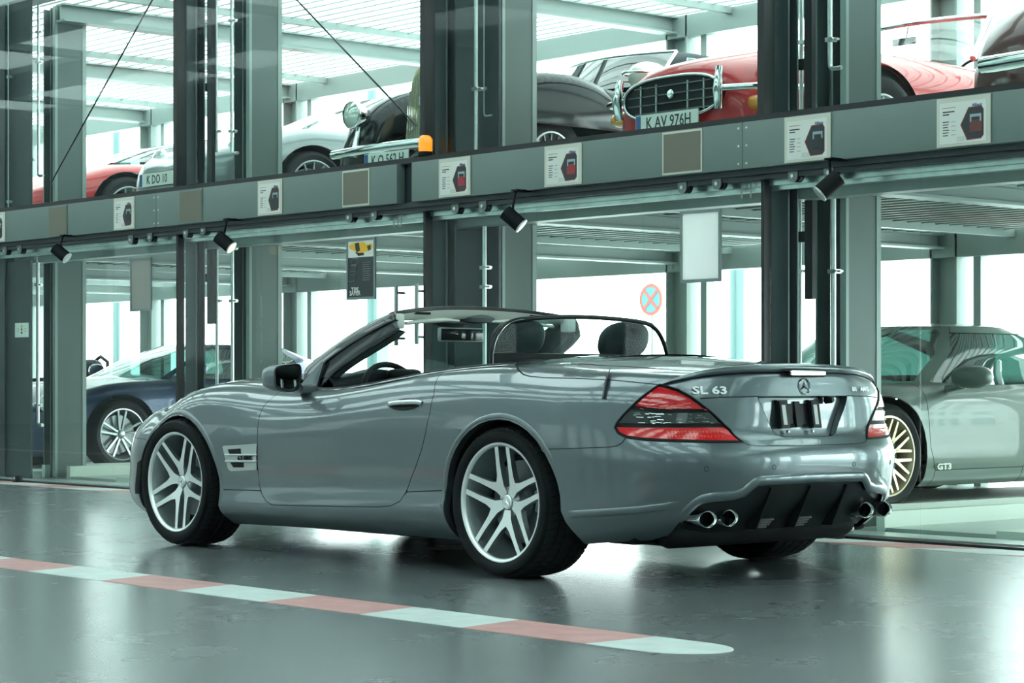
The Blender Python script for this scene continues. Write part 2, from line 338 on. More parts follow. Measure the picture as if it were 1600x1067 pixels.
class Body:
    def __init__(s, SX=SX, RZ=RZ, RW=RW, RT=RT, RN=RN, pt=3.0, pn=2.3, xs=.45, xn=-3.0):
        rows = []
        nS = len(SX)
        for i in range(len(RZ)):
            z = RZ[i]; w = RW[i]; row = []
            # width falls off smoothly toward the ends
            for ph in TPH:
                c, q = math.sin(ph*math.pi/2), math.cos(ph*math.pi/2)
                y = w[0]*c**(2/pt); x = xs-.25 + (RT[i]-xs+.25)*q**(2/pt)
                k = ph/.5 if ph < .5 else 1+(ph-.5)/.5
                zz = z[0]+(z[1]-z[0])*k if k < 1 else z[1]+(z[2]-z[1])*(k-1)
                row.append((x, y, zz))
            x0 = row[-1][0]
            for j in range(1 if SX[0] > x0-.15 else 0, nS):
                if SX[j] < x0-.1: row.append((SX[j], w[j], z[2+j]))
            # nose
            row = row[:-1]
            for ph in NPH:
                c, q = math.sin(ph*math.pi/2), math.cos(ph*math.pi/2)
                xb = -2.75
                y = w[-1]*1.03*c**(2/pn); x = xb + (RN[i]-xb)*q**(2/pn)
                k = ph/.5 if ph < .5 else 1+(ph-.5)/.5
                zz = z[-1]+(z[-2]-z[-1])*k if k < 1 else z[-2]+(z[-3]-z[-2])*(k-1)
                row.append((x, y, zz))
            rows.append(row)
        s.G = np.array(rows)                       # (rows, stations, 3)
        # parameters: u by mean chord length
        mid = s.G[5]; d = np.linalg.norm(np.diff(mid, axis=0), axis=1)
        s.us = np.concatenate([[0], np.cumsum(d)]); s.U = s.us[-1]
        c2 = s.G[:, 8]; dv = np.linalg.norm(np.diff(c2, axis=0), axis=1)
        s.vs = np.concatenate([[0], np.cumsum(dv)]); s.V = s.vs[-1]
        # spline in v first for every station column -> coefficients; then in u
        s.spu = nspline(s.us, np.transpose(s.G, (1, 0, 2)))     # over u, value (rows,3)
        n = len(s.vs); h = np.diff(s.vs)
        A = np.zeros((n, n)); A[0,0] = A[-1,-1] = 1; R = np.zeros((n, n))
        for i in range(1, n-1):
            A[i,i-1] = h[i-1]; A[i,i] = 2*(h[i-1]+h[i]); A[i,i+1] = h[i]
            R[i,i-1] += 6/h[i-1]; R[i,i] -= 6/h[i-1]+6/h[i]; R[i,i+1] += 6/h[i]
        s.K = np.linalg.solve(A, R)                # second derivatives M = K P
    def S(s, u, v):
        u = np.atleast_1d(np.asarray(u, float)); v = np.atleast_1d(np.asarray(v, float))
        P = nsval(s.spu, u)                        # (n, rows, 3)
        M = np.einsum('ij,njk->nik', s.K, P)
        ts = s.vs; i = np.clip(np.searchsorted(ts, v)-1, 0, len(ts)-2); n = np.arange(len(v))
        h = (ts[i+1]-ts[i])[:,None]; a = ts[i+1][:,None]-v[:,None]; b = v[:,None]-ts[i][:,None]
        r = (M[n,i]*a**3 + M[n,i+1]*b**3)/(6*h) + (P[n,i]/h - M[n,i]*h/6)*a + (P[n,i+1]/h - M[n,i+1]*h/6)*b
        r[:,1] *= -1                               # near (left) side has negative y
        return r
    def N(s, u, v, e=.004):
        u = np.atleast_1d(np.asarray(u, float)); v = np.atleast_1d(np.asarray(v, float))
        du = s.S(u+e, v)-s.S(u-e, v); dv = s.S(u, v+e)-s.S(u, v-e)
        # at centreline force symmetric normal
        n = np.cross(dv, du); n /= np.linalg.norm(n, axis=1)[:,None]+1e-12
        c = (np.abs(u) < 1e-6) | (np.abs(u-s.U) < 1e-6)
        n[c,1] = 0; n /= np.linalg.norm(n, axis=1)[:,None]+1e-12
        return n
    def grid(s, nu=360, nv=90):
        if not hasattr(s, '_g'):
            uu, vv = np.meshgrid(np.linspace(0, s.U, nu), np.linspace(0, s.V, nv), indexing='ij')
            s._g = (uu.ravel(), vv.ravel(), s.S(uu.ravel(), vv.ravel()), s.N(uu.ravel(), vv.ravel()))
        return s._g
    def solve(s, fn, target, mask=None):
        """(u,v) where fn(points)->(n,2) meets target, Newton from the nearest sample"""
        U, V, P, N = s.grid(); F = fn(P); d = ((F-np.array(target))**2).sum(1)
        if mask is not None: d = np.where(mask(P, N), d, 1e9)
        k = int(np.argmin(d)); x = np.array([U[k], V[k]])
        best, bx = 1e9, x.copy()
        for _ in range(14):
            e = 1e-4
            f0 = fn(s.S(x[0], x[1]))[0]-target
            r = float((f0**2).sum())
            if r < best: best, bx = r, x.copy()
            if r < 1e-12: break
            fu = (fn(s.S(x[0]+e, x[1]))[0]-target-f0)/e; fv = (fn(s.S(x[0], x[1]+e))[0]-target-f0)/e
            J = np.array([fu, fv]).T
            try: st = np.linalg.lstsq(J, -f0, rcond=None)[0]
            except Exception: break
            m = np.abs(st).max(); st = st*min(1, .06/max(m, 1e-9))
            x = x+st; x[0] = min(max(x[0], 0), s.U); x[1] = min(max(x[1], 0), s.V)
        return bx
    def px(s, px, py):                             # photograph reading -> (u,v) on the left/rear side
        def fn(P): return project(P)
        def mask(P, N): return ((CAM-P)*N).sum(1) > 0.02
        return s.solve(fn, (px, py), mask)
    def xz(s, x, z): return s.solve(lambda P: P[:, [0, 2]], (x, z), lambda P, N: N[:,1] < -.2)
    def yz(s, y, z): return s.solve(lambda P: P[:, [1, 2]], (y, z), lambda P, N: N[:,0] > .2)
    def yzn(s, y, z): return s.solve(lambda P: P[:, [1, 2]], (y, z), lambda P, N: N[:,0] < -.2)
# ---------------------------------------------------------------- the grey roadster
BD = Body()
def uv_path(pts, step=.022):
    """anchors -> dense (u,v) polyline. ('p',x,y) photo reading, ('s',x,z), ('r',y,z), ('uv',u,v), ('T',) keeps u of previous and runs to the top"""
    A = []
    for a in pts:
        k = a[0]
        if k == 'p': A.append(BD.px(a[1], a[2]))
        elif k == 's': A.append(BD.xz(a[1], a[2]))
        elif k == 'r': A.append(BD.yz(a[1], a[2]))
        else: A.append(np.array([a[1], a[2]]))
    return A
def dens(A, step=.022, closed=True):
    out = []
    n = len(A)
    for i in range(n if closed else n-1):
        a, b = np.array(A[i]), np.array(A[(i+1) % n]); L = np.linalg.norm(b-a)
        if L < 1e-6: continue
        k = max(1, int(math.ceil(L/step)))
        out += [a+(b-a)*j/k for j in range(k)]
    if not closed: out.append(np.array(A[-1]))
    return out
def area2(P): return sum(P[i][0]*P[(i+1)%len(P)][1]-P[(i+1)%len(P)][0]*P[i][1] for i in range(len(P)))/2
def panel_mesh(A, body=None, depth=.006, gap=.0028, off=0., cell=.035, step=.022, mirror_join=False, smoothpath=True):
    """panel over the (u,v) outline A: proud skin whose rim drops into a recessed joint. material 0 paint, 1 joint"""
    B = body or BD
    P = dens(A, step)
    if area2(P) < 0: P = P[::-1]
    n = len(P); on0 = [abs(p[0]) < 1e-5 for p in P] if mirror_join else [False]*n
    onN = [abs(p[0]-B.U) < 1e-5 for p in P] if mirror_join else [False]*n
    I = []
    for i in range(n):
        a, b, c = P[i-1], P[i], P[(i+1) % n]
        t1 = b-a; t2 = c-b; t1 = t1/(np.linalg.norm(t1)+1e-9); t2 = t2/(np.linalg.norm(t2)+1e-9)
        t = t1+t2; nn = np.linalg.norm(t); t = t/nn if nn > 1e-3 else t1
        nrm = np.array([-t[1], t[0]]); sc = gap/max(.45, abs(nn)/2)
        q = b+nrm*sc
        if on0[i]: q[0] = 0.
        if onN[i]: q[0] = B.U
        I.append(q)
    # interior points
    mn = np.min(P, 0); mx = np.max(P, 0); xs = np.arange(mn[0]+cell*.5, mx[0], cell); ys = np.arange(mn[1]+cell*.5, mx[1], cell*.8)
    Pn = np.array(I); G = []
    if len(xs) and len(ys):
        X, Y = np.meshgrid(xs, ys); X = X.ravel(); Y = Y.ravel()
        x1, y1 = Pn[:,0], Pn[:,1]; x2, y2 = np.roll(x1,-1), np.roll(y1,-1)
        cr = ((y1[None]>Y[:,None]) != (y2[None]>Y[:,None])) & (X[:,None] < (x2-x1)[None]*(Y[:,None]-y1[None])/((y2-y1)[None]+1e-12)+x1[None])
        ins = cr.sum(1) % 2 == 1
        dd = np.sqrt(((X[:,None]-x1[None])**2+(Y[:,None]-y1[None])**2).min(1))
        ok = ins & (dd > cell*.35); G = [np.array(g) for g in zip(X[ok], Y[ok])]
    verts = I+G
    vs, _, fs, _, _, _ = delaunay_2d_cdt([Vector(p) for p in verts], [], [list(range(n))], 1, 1e-7)
    uv = np.array([[p[0], p[1]] for p in vs]); W = B.S(uv[:,0], uv[:,1]); Nn = B.N(uv[:,0], uv[:,1]); W = W+Nn*off
    Pa = np.array(P); W2 = B.S(Pa[:,0], Pa[:,1]); N2 = B.N(Pa[:,0], Pa[:,1]); W2 = W2+N2*(off-depth)
    Pi = np.array(I); W1 = B.S(Pi[:,0], Pi[:,1])+B.N(Pi[:,0], Pi[:,1])*off
    k0 = len(W); V = np.concatenate([W, W1, W2]); NN = np.concatenate([Nn, B.N(Pi[:,0], Pi[:,1]), N2])
    F = [tuple(f) for f in fs]; M = [0]*len(F)
    for i in range(n):
        j = (i+1) % n
        if (on0[i] and on0[j]) or (onN[i] and onN[j]): continue
        F.append((k0+i, k0+j, k0+n+j, k0+n+i)); M.append(1)
    return V, NN, F, M
def orient(V, NN, F):
    out = []
    for f in F:
        a, b, c = V[f[0]], V[f[1]], V[f[2]]; g = np.cross(b-a, c-a)
        out.append(tuple(reversed(f)) if np.dot(g, NN[f[0]]) < 0 and len(f) == 3 else f)
    return out
def panel_obj(name, A, mats, parent, mirror='both', label=None, body=None, **k):
    """mirror: 'both' -> two objects; 'join' -> one mesh across the centreline; 'one' -> left only"""
    V, NN, F, M = panel_mesh(A, body=body, mirror_join=(mirror == 'join'), **k)
    F = orient(V, NN, F)
    def mk(V, NN, F, M):
        me = bpy.data.meshes.new(name); me.from_pydata([tuple(v) for v in V], [], F)
        for m in mats: me.materials.append(m)
        me.polygons.foreach_set('material_index', M); me.polygons.foreach_set('use_smooth', [True]*len(F))
        me.normals_split_custom_set_from_vertices([tuple(q) for q in NN])
        o = link(name, me, None, parent)
        if label: o['label'] = label
        return o
    mr = np.array([1,-1,1.])
    if mirror == 'join':
        n = len(V); V2 = np.concatenate([V, V*mr]); N2 = np.concatenate([NN, NN*mr])
        return [mk(V2, N2, F+[tuple(i+n for i in reversed(f)) for f in F], M+M)]
    o = [mk(V, NN, F, M)]
    if mirror == 'both': o.append(mk(V*mr, NN*mr, [tuple(reversed(f)) for f in F], M))
    return o
def surf_line(pts, r=.0015, off=0., body=None, step=.02, mirror=True, name='shut_line', m=None, parent=None, closed=False):
    B = body or BD; A = dens(pts, step, closed=closed); A = np.array(A)
    W = B.S(A[:,0], A[:,1])+B.N(A[:,0], A[:,1])*off; mb = MB(); mb.tube([tuple(w) for w in W], r, 6, closed=closed)
    if mirror: mb.tube([(w[0], -w[1], w[2]) for w in W], r, 6, closed=closed)
    return mb.build(name, m, parent)
# ---------------------------------------------------------------- materials of the cars
PAINT = mat('grey blue metallic paint', (.145,.178,.192), .33, .75, 1., coatr=.02)
JOINT = mat('black joint', (.006,.008,.009), .7)
RUBBER = mat('tyre rubber', (.006,.008,.009), .6, spec=.22, noise=.3, nscale=14)
TREAD = mat('tyre tread rubber', (.013,.017,.019), .7, spec=.3)
BADGE = mat('bright badge metal', (.85,.90,.90), .32, .5)
BLACKP = mat('black satin plastic', (.008,.011,.012), .38, spec=.3)
BLACKM = mat('black matt plastic', (.005,.007,.008), .65, spec=.25)
CHROME = mat('chrome', (.72,.76,.76), .07, 1.)
ALU = mat('machined aluminium', (.88,.92,.92), .34, .9)
ALUP = mat('painted titanium grey rim', (.34,.385,.39), .3, .85, .6)
SATIN = mat('satin silver paint', (.50,.55,.54), .33, .5, .3)
LEATHER = mat('black leather', (.010,.014,.016), .45, spec=.25, bump=.15, nscale=90)
LINER = mat('pale headliner cloth', (.74,.78,.72), .8)
MIRROR = mat('mirror', (.85,.9,.9), .02, 1.)
REDL = mat('red lamp lens', (.55,.004,.010), .12, 0, 1., spec=.8)
REDL2 = mat('bright red lamp lens', (.70,.008,.014), .16, 0, 1., spec=.8)
SMOKE = mat('smoked clear lamp lens', (.05,.065,.065), .15, .5, 1.)
LENSW = mat('clear ribbed lamp insert', (.70,.76,.74), .12, .8, 1.)
DISC = mat('brake disc steel', (.16,.18,.18), .35, 1.)
DARKIN = mat('wheel arch liner', (.005,.006,.007), .8)
WHITEL = mat('headlamp glass', (.68,.74,.68), .08, .4, 1.)
AMBER = mat('amber lens', (.75,.30,.03), .2, 0, 1.)
CARGLASS = glassmat('clear car glass', (.74,.88,.85), .03, .02)
TINTGLASS = glassmat('tinted wind deflector glass', (.80,.90,.89), .0, .02, base=.003)

# ---------------------------------------------------------------- wheels (axis along local y, outer face at y = 0 looking to -y)
def tyre_mb(R, rb, w):
    mb = MB(); e = R-rb
    prof = [(rb-.004,.012),(rb+.002,-.002),(rb+.012,-.008),(rb+e*.45,-.013),(rb+e*.75,-.008),(R-.010,.004),(R-.003,.016),(R-.001,.03),
            (R,.06),(R,w-.06),(R-.001,w-.03),(R-.004,w-.014),(R-.014,w-.002),(rb+e*.6,w+.008),(rb+.01,w+.004),(rb-.004,w-.012)]
    mb.lathe(prof, 72, 'y'); return mb
def tread_mb(R, w, n=58):
    mb = MB(); ribs = [(.010,.055,.35),(.062,.105,-.3),(.112,w-.112,.0),(w-.105,w-.062,.3),(w-.055,w-.010,-.35)]
    for ri, (y0, y1, sk) in enumerate(ribs):
        nn = n if ri != 2 else n
        for k in range(nn):
            a0 = 2*PI*k/nn+ri*.03; a1 = a0+2*PI/nn*(.80 if ri != 2 else .9)
            def P(a, y, r): return (r*math.cos(a+sk*(y-y0)*2.2), y, r*math.sin(a+sk*(y-y0)*2.2))
            r0 = R-.001; r1 = R+.0055; rl = r1-(.007 if ri == 0 else 0); rh = r1-(.007 if ri == 4 else 0)
            mb.add([P(a0,y0,r0-.006 if ri == 0 else r0),P(a1,y0,r0-.006 if ri == 0 else r0),P(a1,y1,r0-.006 if ri == 4 else r0),P(a0,y1,r0-.006 if ri == 4 else r0),P(a0,y0,rl),P(a1,y0,rl),P(a1,y1,rh),P(a0,y1,rh)],
                   [(0,1,2,3),(4,7,6,5),(0,4,5,1),(1,5,6,2),(2,6,7,3),(3,7,4,0)])
    return mb
def spoke_poly():
    pts = [(.040,0,.020),(.080,8,.018),(.120,17.5,.0145),(.175,23.6,.0115),(.247,27.6,.0115)]
    def side(sg, s2):
        out = []
        for i, (r, a, h) in enumerate(pts):
            a = math.radians(a)*sg; p = Vector((r*math.cos(a), r*math.sin(a)))
            q = pts[min(i+1,4)]; q0 = pts[max(i-1,0)]
            A = Vector((q[0]*math.cos(math.radians(q[1])*sg), q[0]*math.sin(math.radians(q[1])*sg))); B = Vector((q0[0]*math.cos(math.radians(q0[1])*sg), q0[0]*math.sin(math.radians(q0[1])*sg)))
            t = (A-B).normalized(); n = Vector((-t.y, t.x)); out.append(p+n*h*s2)
        return out
    L_out = side(1, 1); L_in = side(1, -1); R_out = side(-1, -1); R_in = side(-1, 1)
    crotch = Vector((.104, 0)); k = 2
    inn = [p for p in L_in[k:]]; inr = [p for p in R_in[k:]]
    poly = L_out+list(reversed(inn))+[crotch]+inr+list(reversed(R_out))
    return [tuple(p) for p in poly]
def wheel(parent, loc, mirror=False, R=.327, w=.26, w_off=0., caliper=True, label=None, steer=0., spin=0.):
    """outer lip plane at y=0, wheel body towards +y"""
    rt = empty('wheel', loc, 0, parent)
    if label: rt['label'] = label
    rt.rotation_euler = (0, spin, PI+steer if mirror else steer) if not mirror else (0, spin, PI+steer)
    ty = tyre_mb(R-.006, .258, w).build('tyre', RUBBER, rt, 35)
    t = tread_mb(R-.006, w).build('tread_block', TREAD, rt, 0); t['kind'] = 'stuff'
    mb = MB(); mb.lathe([(.252,.030),(.2585,.012),(.2595,.003),(.257,-.001),(.250,.000),(.243,.006),(.2405,.014)], 96, 'y'); mb.build('rim_lip', ALU, rt, 40)
    mb = MB(); mb.lathe([(.2405,.014),(.232,.034),(.226,.06),(.205,.10),(.200,.17),(.215,.215),(.235,w-.02),(.25,w-.012)], 80, 'y'); mb.build('rim_barrel', ALUP, rt, 40)
    poly = spoke_poly()
    def zf(r, k): 
        base = .012+.043*max(0, 1-r/.245)**1.1
        return base+k*(.016+.016*(1-min(1, r/.24)))
    me = None
    for i in range(5):
        a = math.radians(54+72*i); ca, sa = math.cos(a), math.sin(a)
        mb = MB(); vs, _, fs, _, _, _ = delaunay_2d_cdt([Vector(p) for p in poly], [], [list(range(len(poly)))], 1, 1e-7)
        def tr(p, y, sc=1.): x, z = p[0]*ca-p[1]*sa, p[0]*sa+p[1]*ca; return (x*sc, y, z*sc)
        rr = [math.hypot(*p) for p in vs]; n = len(vs)
        V = [tr(p, zf(r, 0)) for p, r in zip(vs, rr)]
        mb.m = 0; mb.add(V, [tuple(f) for f in fs])
        m = len(poly); mb.m = 1
        F = [(j, (j+1)%m, m+(j+1)%m, m+j) for j in range(m)]
        V = [tr(p, zf(math.hypot(*p), 0)) for p in poly]+[tr(p, zf(math.hypot(*p), 1)+.006) for p in poly]; mb.add(V, F)
        V = [tr(p, zf(r, 1)+.006) for p, r in zip(vs, rr)]; mb.add(V, [tuple(f) for f in fs])
        mb.build('spoke', [ALU, ALUP], rt, 25)
    mb = MB(); mb.lathe([(.0,.044),(.025,.044),(.030,.047),(.033,.050),(.040,.054),(.066,.060),(.070,.075),(.070,.12),(0,.12)], 40, 'y'); h = mb.build('hub', ALUP, rt, 30)
    mb = MB(); mb.lathe([(0,.040),(.028,.040),(.0315,.043),(.0315,.05)], 32, 'y'); c = mb.build('hub_cap', ALU, rt, 30)
    mb = MB(); mb.lathe([(.022,.041),(.0225,.0385),(.0245,.0385),(.025,.041)], 32, 'y')
    for k in range(3):
        a = PI/2+2*PI*k/3; mb.add([(0,.037,0),(.0035*math.cos(a+PI/2),.0395,.0035*math.sin(a+PI/2)),(.0225*math.cos(a),.0392,.0225*math.sin(a)),(.0035*math.cos(a-PI/2),.0395,.0035*math.sin(a-PI/2))], [(0,1,2),(0,2,3)])
    mb.build('star_emblem', CHROME, c, 20)
    for i in range(5):
        a = math.radians(90+72*i); cx, cz = .056*math.cos(a), .056*math.sin(a)
        mb = MB(); mb.lathe([(0,.056),(.007,.056),(.0085,.058),(.0085,.08)], 6, 'y', (cx,0,cz)); mb.build('wheel_bolt', CHROME, rt, 20)
    mb = MB(); mb.lathe([(.075,.125),(.178,.125),(.178,.150),(.075,.150)], 64, 'y'); mb.lathe([(0,.11),(.07,.11),(.08,.125)], 40, 'y'); d = mb.build('brake_disc', DISC, rt, 30)
    if caliper:
        mb = MB(); mb.lathe([(.105,.115),(.190,.108),(.192,.165),(.105,.165)], 10, 'y', a0=-.35, a1=.45); mb.build('brake_caliper', SATIN, rt, 30)
    return rt

# ---------------------------------------------------------------- the roadster
CAR = thing('convertible_car', 'metallic grey-blue two-seat convertible with its roof down, parked in front on the hall floor', 'car')
P2 = [PAINT, JOINT]
p = lambda *a: [('p', x, y) for x, y in a]
doorF = uv_path(p((431,617),(419,627),(411,637),(406,647),(403.5,661),(402.5,676),(402,692),(402,713),(403,735),(405,757),(409,771),(415,782),(425,789)))
doorF = [np.array([doorF[0][0]-.02, BD.V])]+doorF
doorB = uv_path(p((425,789),(500,790.5),(592,792),(611,790),(625,783),(634,769),(642,748),(650,728),(658,705),(665,677),(671,648),(678,615),(684,590)))
doorB = doorB+[np.array([doorB[-1][0], BD.V])]
door = doorF+doorB[1:]
def arch(cx, cz, a, b, w0, w1, n=16): return [BD.xz(cx+a*math.cos(math.radians(w0+(w1-w0)*i/n)), cz+b*math.sin(math.radians(w0+(w1-w0)*i/n))) for i in range(n+1)]
def XZ(x, z): return BD.xz(x, z)
fa = arch(-2.55, .30, .395, .372, 0, 180, 18); ra = arch(.008, .305, .380, .378, 0, 180, 18)
def vb(x): return np.array([XZ(x, .16)[0], 0.])
# sill: from front arch to rear arch
sillF = [vb(-2.16), XZ(-2.16,.20), XZ(-2.152,.29), XZ(-2.15,.305)]
d1 = uv_path(p((407,766.5)))[0]; d2 = uv_path(p((636,768.5)))[0]
def between(path, a, b):
    ks = [i for i, q in enumerate(path) if True]; da = [np.linalg.norm(np.array(q)-a) for q in path]; db = [np.linalg.norm(np.array(q)-b) for q in path]
    i, j = int(np.argmin(da)), int(np.argmin(db)); return path[i+1:j]
dens_door = dens(door, .02)
sill = sillF+[d1]+between(dens_door, d1, d2)+[d2]+[XZ(-.372,.365), XZ(-.372,.30), XZ(-.368,.2), vb(-.365)]
# lamp
lampL = uv_path(p((1031,601),(1010,615),(990,632),(974,648),(964,660),(960.5,668),(966,677),(978,683.5)))
lampR = uv_path(p((1031,601),(1040,603),(1060,609),(1080,620),(1100,635),(1120,652),(1140,671),(1160,690.5)))
lampB = uv_path(p((1160,690.5),(1120,690.7),(1060,689.5),(1010,687.5),(978,683.5)))
seamL = uv_path(p((808,570),(808.5,574),(812,580),(818,585),(828,588),(850,590),(900,591),(960,594),(1000,598),(1031,601)))
seamL = [np.array([seamL[0][0]-.005, BD.V])]+seamL
bseam = uv_path(p((978,683.5),(972,692),(964,696.5),(952,698.5),(900,700.5),(846,702)))
kr = int(np.argmin([np.linalg.norm(q-bseam[-1]) for q in ra])); raSeam = ra[kr]; bseam.append(raSeam)
# rear quarter: door back edge up, top, seam, lamp left, bumper seam, arch back to d2
quarter = [d2]+[q for q in dens_door if q[1] > d2[1] and q[0] < d2[0]+.02 and np.linalg.norm(q-d2) > .01 and q[0] < doorB[8][0]+.3 and q[1] < BD.V-.001 and q[0] <= d2[0]+.001]
quarter = [d2]+between(dens_door, d2, doorB[-1])+[doorB[-1], np.array([seamL[0][0], BD.V])]+seamL[1:]+lampL[1:]+bseam[1:]
ra2 = [q for q in ra if q[1] > 0]
k = int(np.argmin([np.linalg.norm(q-raSeam) for q in ra])); quarter += ra[k+1:]+[XZ(-.372,.365)]
panel_obj('rear_quarter_panel', quarter, P2, CAR, gap=.0022)
doors = panel_obj('door', door, P2, CAR, gap=.0022)
panel_obj('side_sill', sill, P2, CAR, gap=.0022)
# rear bumper
lidB = uv_path(p((1160,690.5),(1168,694.5),(1182,696.8),(1215,696.8),(1250,696.2))); v_lb = lidB[-1][1]
lidB[-1] = np.array([0., v_lb])
diffE = uv_path(p((1262,753),(1220,755.5),(1184,758),(1176,763),(1168,770),(1160,777),(1146,781.5),(1110,785.5),(1094,789),(1082,796),(1070,807),(1056,823),(1044,838)))
diffE[0] = np.array([0., diffE[0][1]])
bumper = [XZ(.455,.17)]+[XZ(.41,.26)]+ra[0:k+1]+list(reversed(bseam[:-1]))+list(reversed(lampB[:-1]))+lidB[1:]+diffE
bumper += [np.array([diffE[-1][0]+.02, .02]), np.array([diffE[-1][0]+.06, 0.]), np.array([BD.xz(.47,.16)[0], 0.])]
panel_obj('rear_bumper', bumper, P2, CAR, 'join', gap=.0022)
# diffuser
df = [np.array([0., 0.])]+[q for q in diffE]+[np.array([diffE[-1][0]+.03, 0.])]
panel_obj('rear_diffuser', df, [BLACKP, JOINT], CAR, 'join', label='black plastic diffuser insert', off=-.018, depth=.004)
def ridge(pts, r, off, name, sx=1., n=8, both=True):
    A = np.array(dens(pts, .02, False)); W = BD.S(A[:,0], A[:,1]); Nn = BD.N(A[:,0], A[:,1]); W = W+Nn*off
    for sg in ((1,-1) if both else (1,)):
        mb = MB(); P = [Vector((w[0], w[1]*sg, w[2])) for w in W]; V = []; F = []; m = len(P)
        for i in range(m):
            t = (P[min(i+1,m-1)]-P[max(i-1,0)]).normalized(); nn = Vector((Nn[i][0], Nn[i][1]*sg, Nn[i][2])); s = t.cross(nn).normalized(); e_ = min(1., (i/4 if abs(A[i][0]-A[0][0])+A[0][0] > .05 else 1.), (m-1-i)/4)
            for k in range(7): w = PI*k/6; V.append(tuple(P[i]+s*math.cos(w)*r*sx+nn*(math.sin(w)*r*e_-.0015)))
        for i in range(m-1):
            for k in range(6): F.append((i*7+k, i*7+k+1, (i+1)*7+k+1, (i+1)*7+k))
        mb.add(V, F); mb.build(name, PAINT, CAR, 80)
ridge([q+np.array([0,.022]) for q in diffE[:-1]], .011, 0, 'bumper_ridge', 2.0)
ridge(uv_path(p((884,804),(940,801),(1000,797),(1040,792),(1066,787))), .007, 0, 'bumper_crease', 2.4)
ridge(arch(-2.55,.30,.413,.390,-12,150,18), .0055, 0, 'wheel_arch_flare', 2.6); ridge(arch(.008,.305,.398,.396,28,188,18), .0045, 0, 'wheel_arch_flare', 2.6)
# boot lid with the number plate recess
rec = uv_path([('p',1184,619.5),('p',1187,628),('p',1193,641),('p',1200,657),('p',1206,670),('p',1212,678),('p',1222,682.5),('p',1250,683)])
rec[-1] = np.array([0., rec[-1][1]]); recT = np.array([0., rec[0][1]])
crz = uv_path(p((1094,622.5),(1130,620.5),(1184,619)))
crease = crz+[recT]
lid = lampR+lidB[1:]+list(reversed(rec))+[recT]+[np.array([0., BD.V]), np.array([seamL[0][0], BD.V])]+seamL[1:-1]
LID = empty('boot_lid', (0,0,0), 0, CAR)
panel_obj('lid_skin', lid, P2, LID, 'join', gap=.0022)
recp = [recT]+rec
panel_obj('plate_recess', recp, P2, LID, 'join', off=-.030, depth=-.0, gap=.003)
def offp(uvp, o): u, v = uvp; return BD.S(u, v)[0]+BD.N(u, v)[0]*o
dR = dens([recT]+rec, .015, closed=False); mb = MB()
for sg in (1,-1):
    rows = [[offp(q, 0.)*np.array([1,sg,1]), offp(q, -.0305)*np.array([1,sg,1])] for q in dR]; mb.grid([[tuple(a) for a in r] for r in rows])
mb.build('recess_wall', PAINT, LID, 25)
for sg_ in (1,-1):
    A_ = np.array(dens(crease[:3], .02, False)); W_ = BD.S(A_[:,0], A_[:,1])+BD.N(A_[:,0], A_[:,1])*.0005; mb = MB(); mb.tube([(w[0], w[1]*sg_, w[2]) for w in W_], .0022, 6); mb.build('lid_fold_line', JOINT, LID)
# lamps
TL = []
lp = lampL[::-1]  # bottom-left -> top
up = uv_path(p((984,641.5),(1030,642.5),(1107,642))); lo = uv_path(p((962.5,664.5),(1040,664.5),(1133,664.5)))
for sg, lab in ((1, None), (-1, None)):
    e = empty('tail_lamp', (0,0,0), 0, CAR); TL.append(e)
def lampparts(name, A, m, off, depth=.004):
    V = panel_obj(name, A, [m, JOINT], TL[0], 'both', off=off, depth=depth, gap=.003); V[1].parent = TL[1]; return V
lampAll = lampL+list(reversed(lampB))[1:]+list(reversed(lampR))[1:-1]
lampparts('lamp_housing', lampAll, JOINT, -.004)
def shrink(A, k):
    c = np.mean(A, 0); return A
LL = dens(lampL, .02, False); RR = dens(lampR, .02, False)
def Vof(q): return q[1]
vu = up[0][1]
cutL = lambda path, pa, pb: [q for q in path if True]
def split(path, q0, q1):
    i = int(np.argmin([np.linalg.norm(q-q0) for q in path])); j = int(np.argmin([np.linalg.norm(q-q1) for q in path])); return path[min(i,j)+0:max(i,j)+1]
iu, il = int(np.argmin([np.linalg.norm(q-up[0]) for q in LL])), int(np.argmin([np.linalg.norm(q-lo[0]) for q in LL]))
ju, jl = int(np.argmin([np.linalg.norm(q-up[2]) for q in RR])), int(np.argmin([np.linalg.norm(q-lo[2]) for q in RR]))
def inset(A, d):
    A = [np.array(a) for a in A]
    if area2(A) < 0: A = A[::-1]
    n = len(A); out = []
    for i in range(n):
        a, b, c = A[i-1], A[i], A[(i+1)%n]; t1 = (b-a)/(np.linalg.norm(b-a)+1e-9); t2 = (c-b)/(np.linalg.norm(c-b)+1e-9); t = t1+t2; l = np.linalg.norm(t)+1e-9
        t = t/l; out.append(b+np.array([-t[1], t[0]])*d/max(.5, l/2))
    return out
topP = LL[:iu+1]+[up[1]]+list(reversed(RR[1:ju+1]))
midP = LL[iu:il+1]+[lo[1]]+list(reversed(RR[ju:jl+1]))+[up[1]]
botP = LL[il:]+list(reversed(lampB))[1:]+list(reversed(RR[jl:-1]))+[lo[1]]
lampparts('brake_light', inset(topP, .008), REDL, .003)
lampparts('reversing_light', inset(midP, .005), SMOKE, .002)
lampparts('tail_light', inset(botP, .007), REDL2, .003)
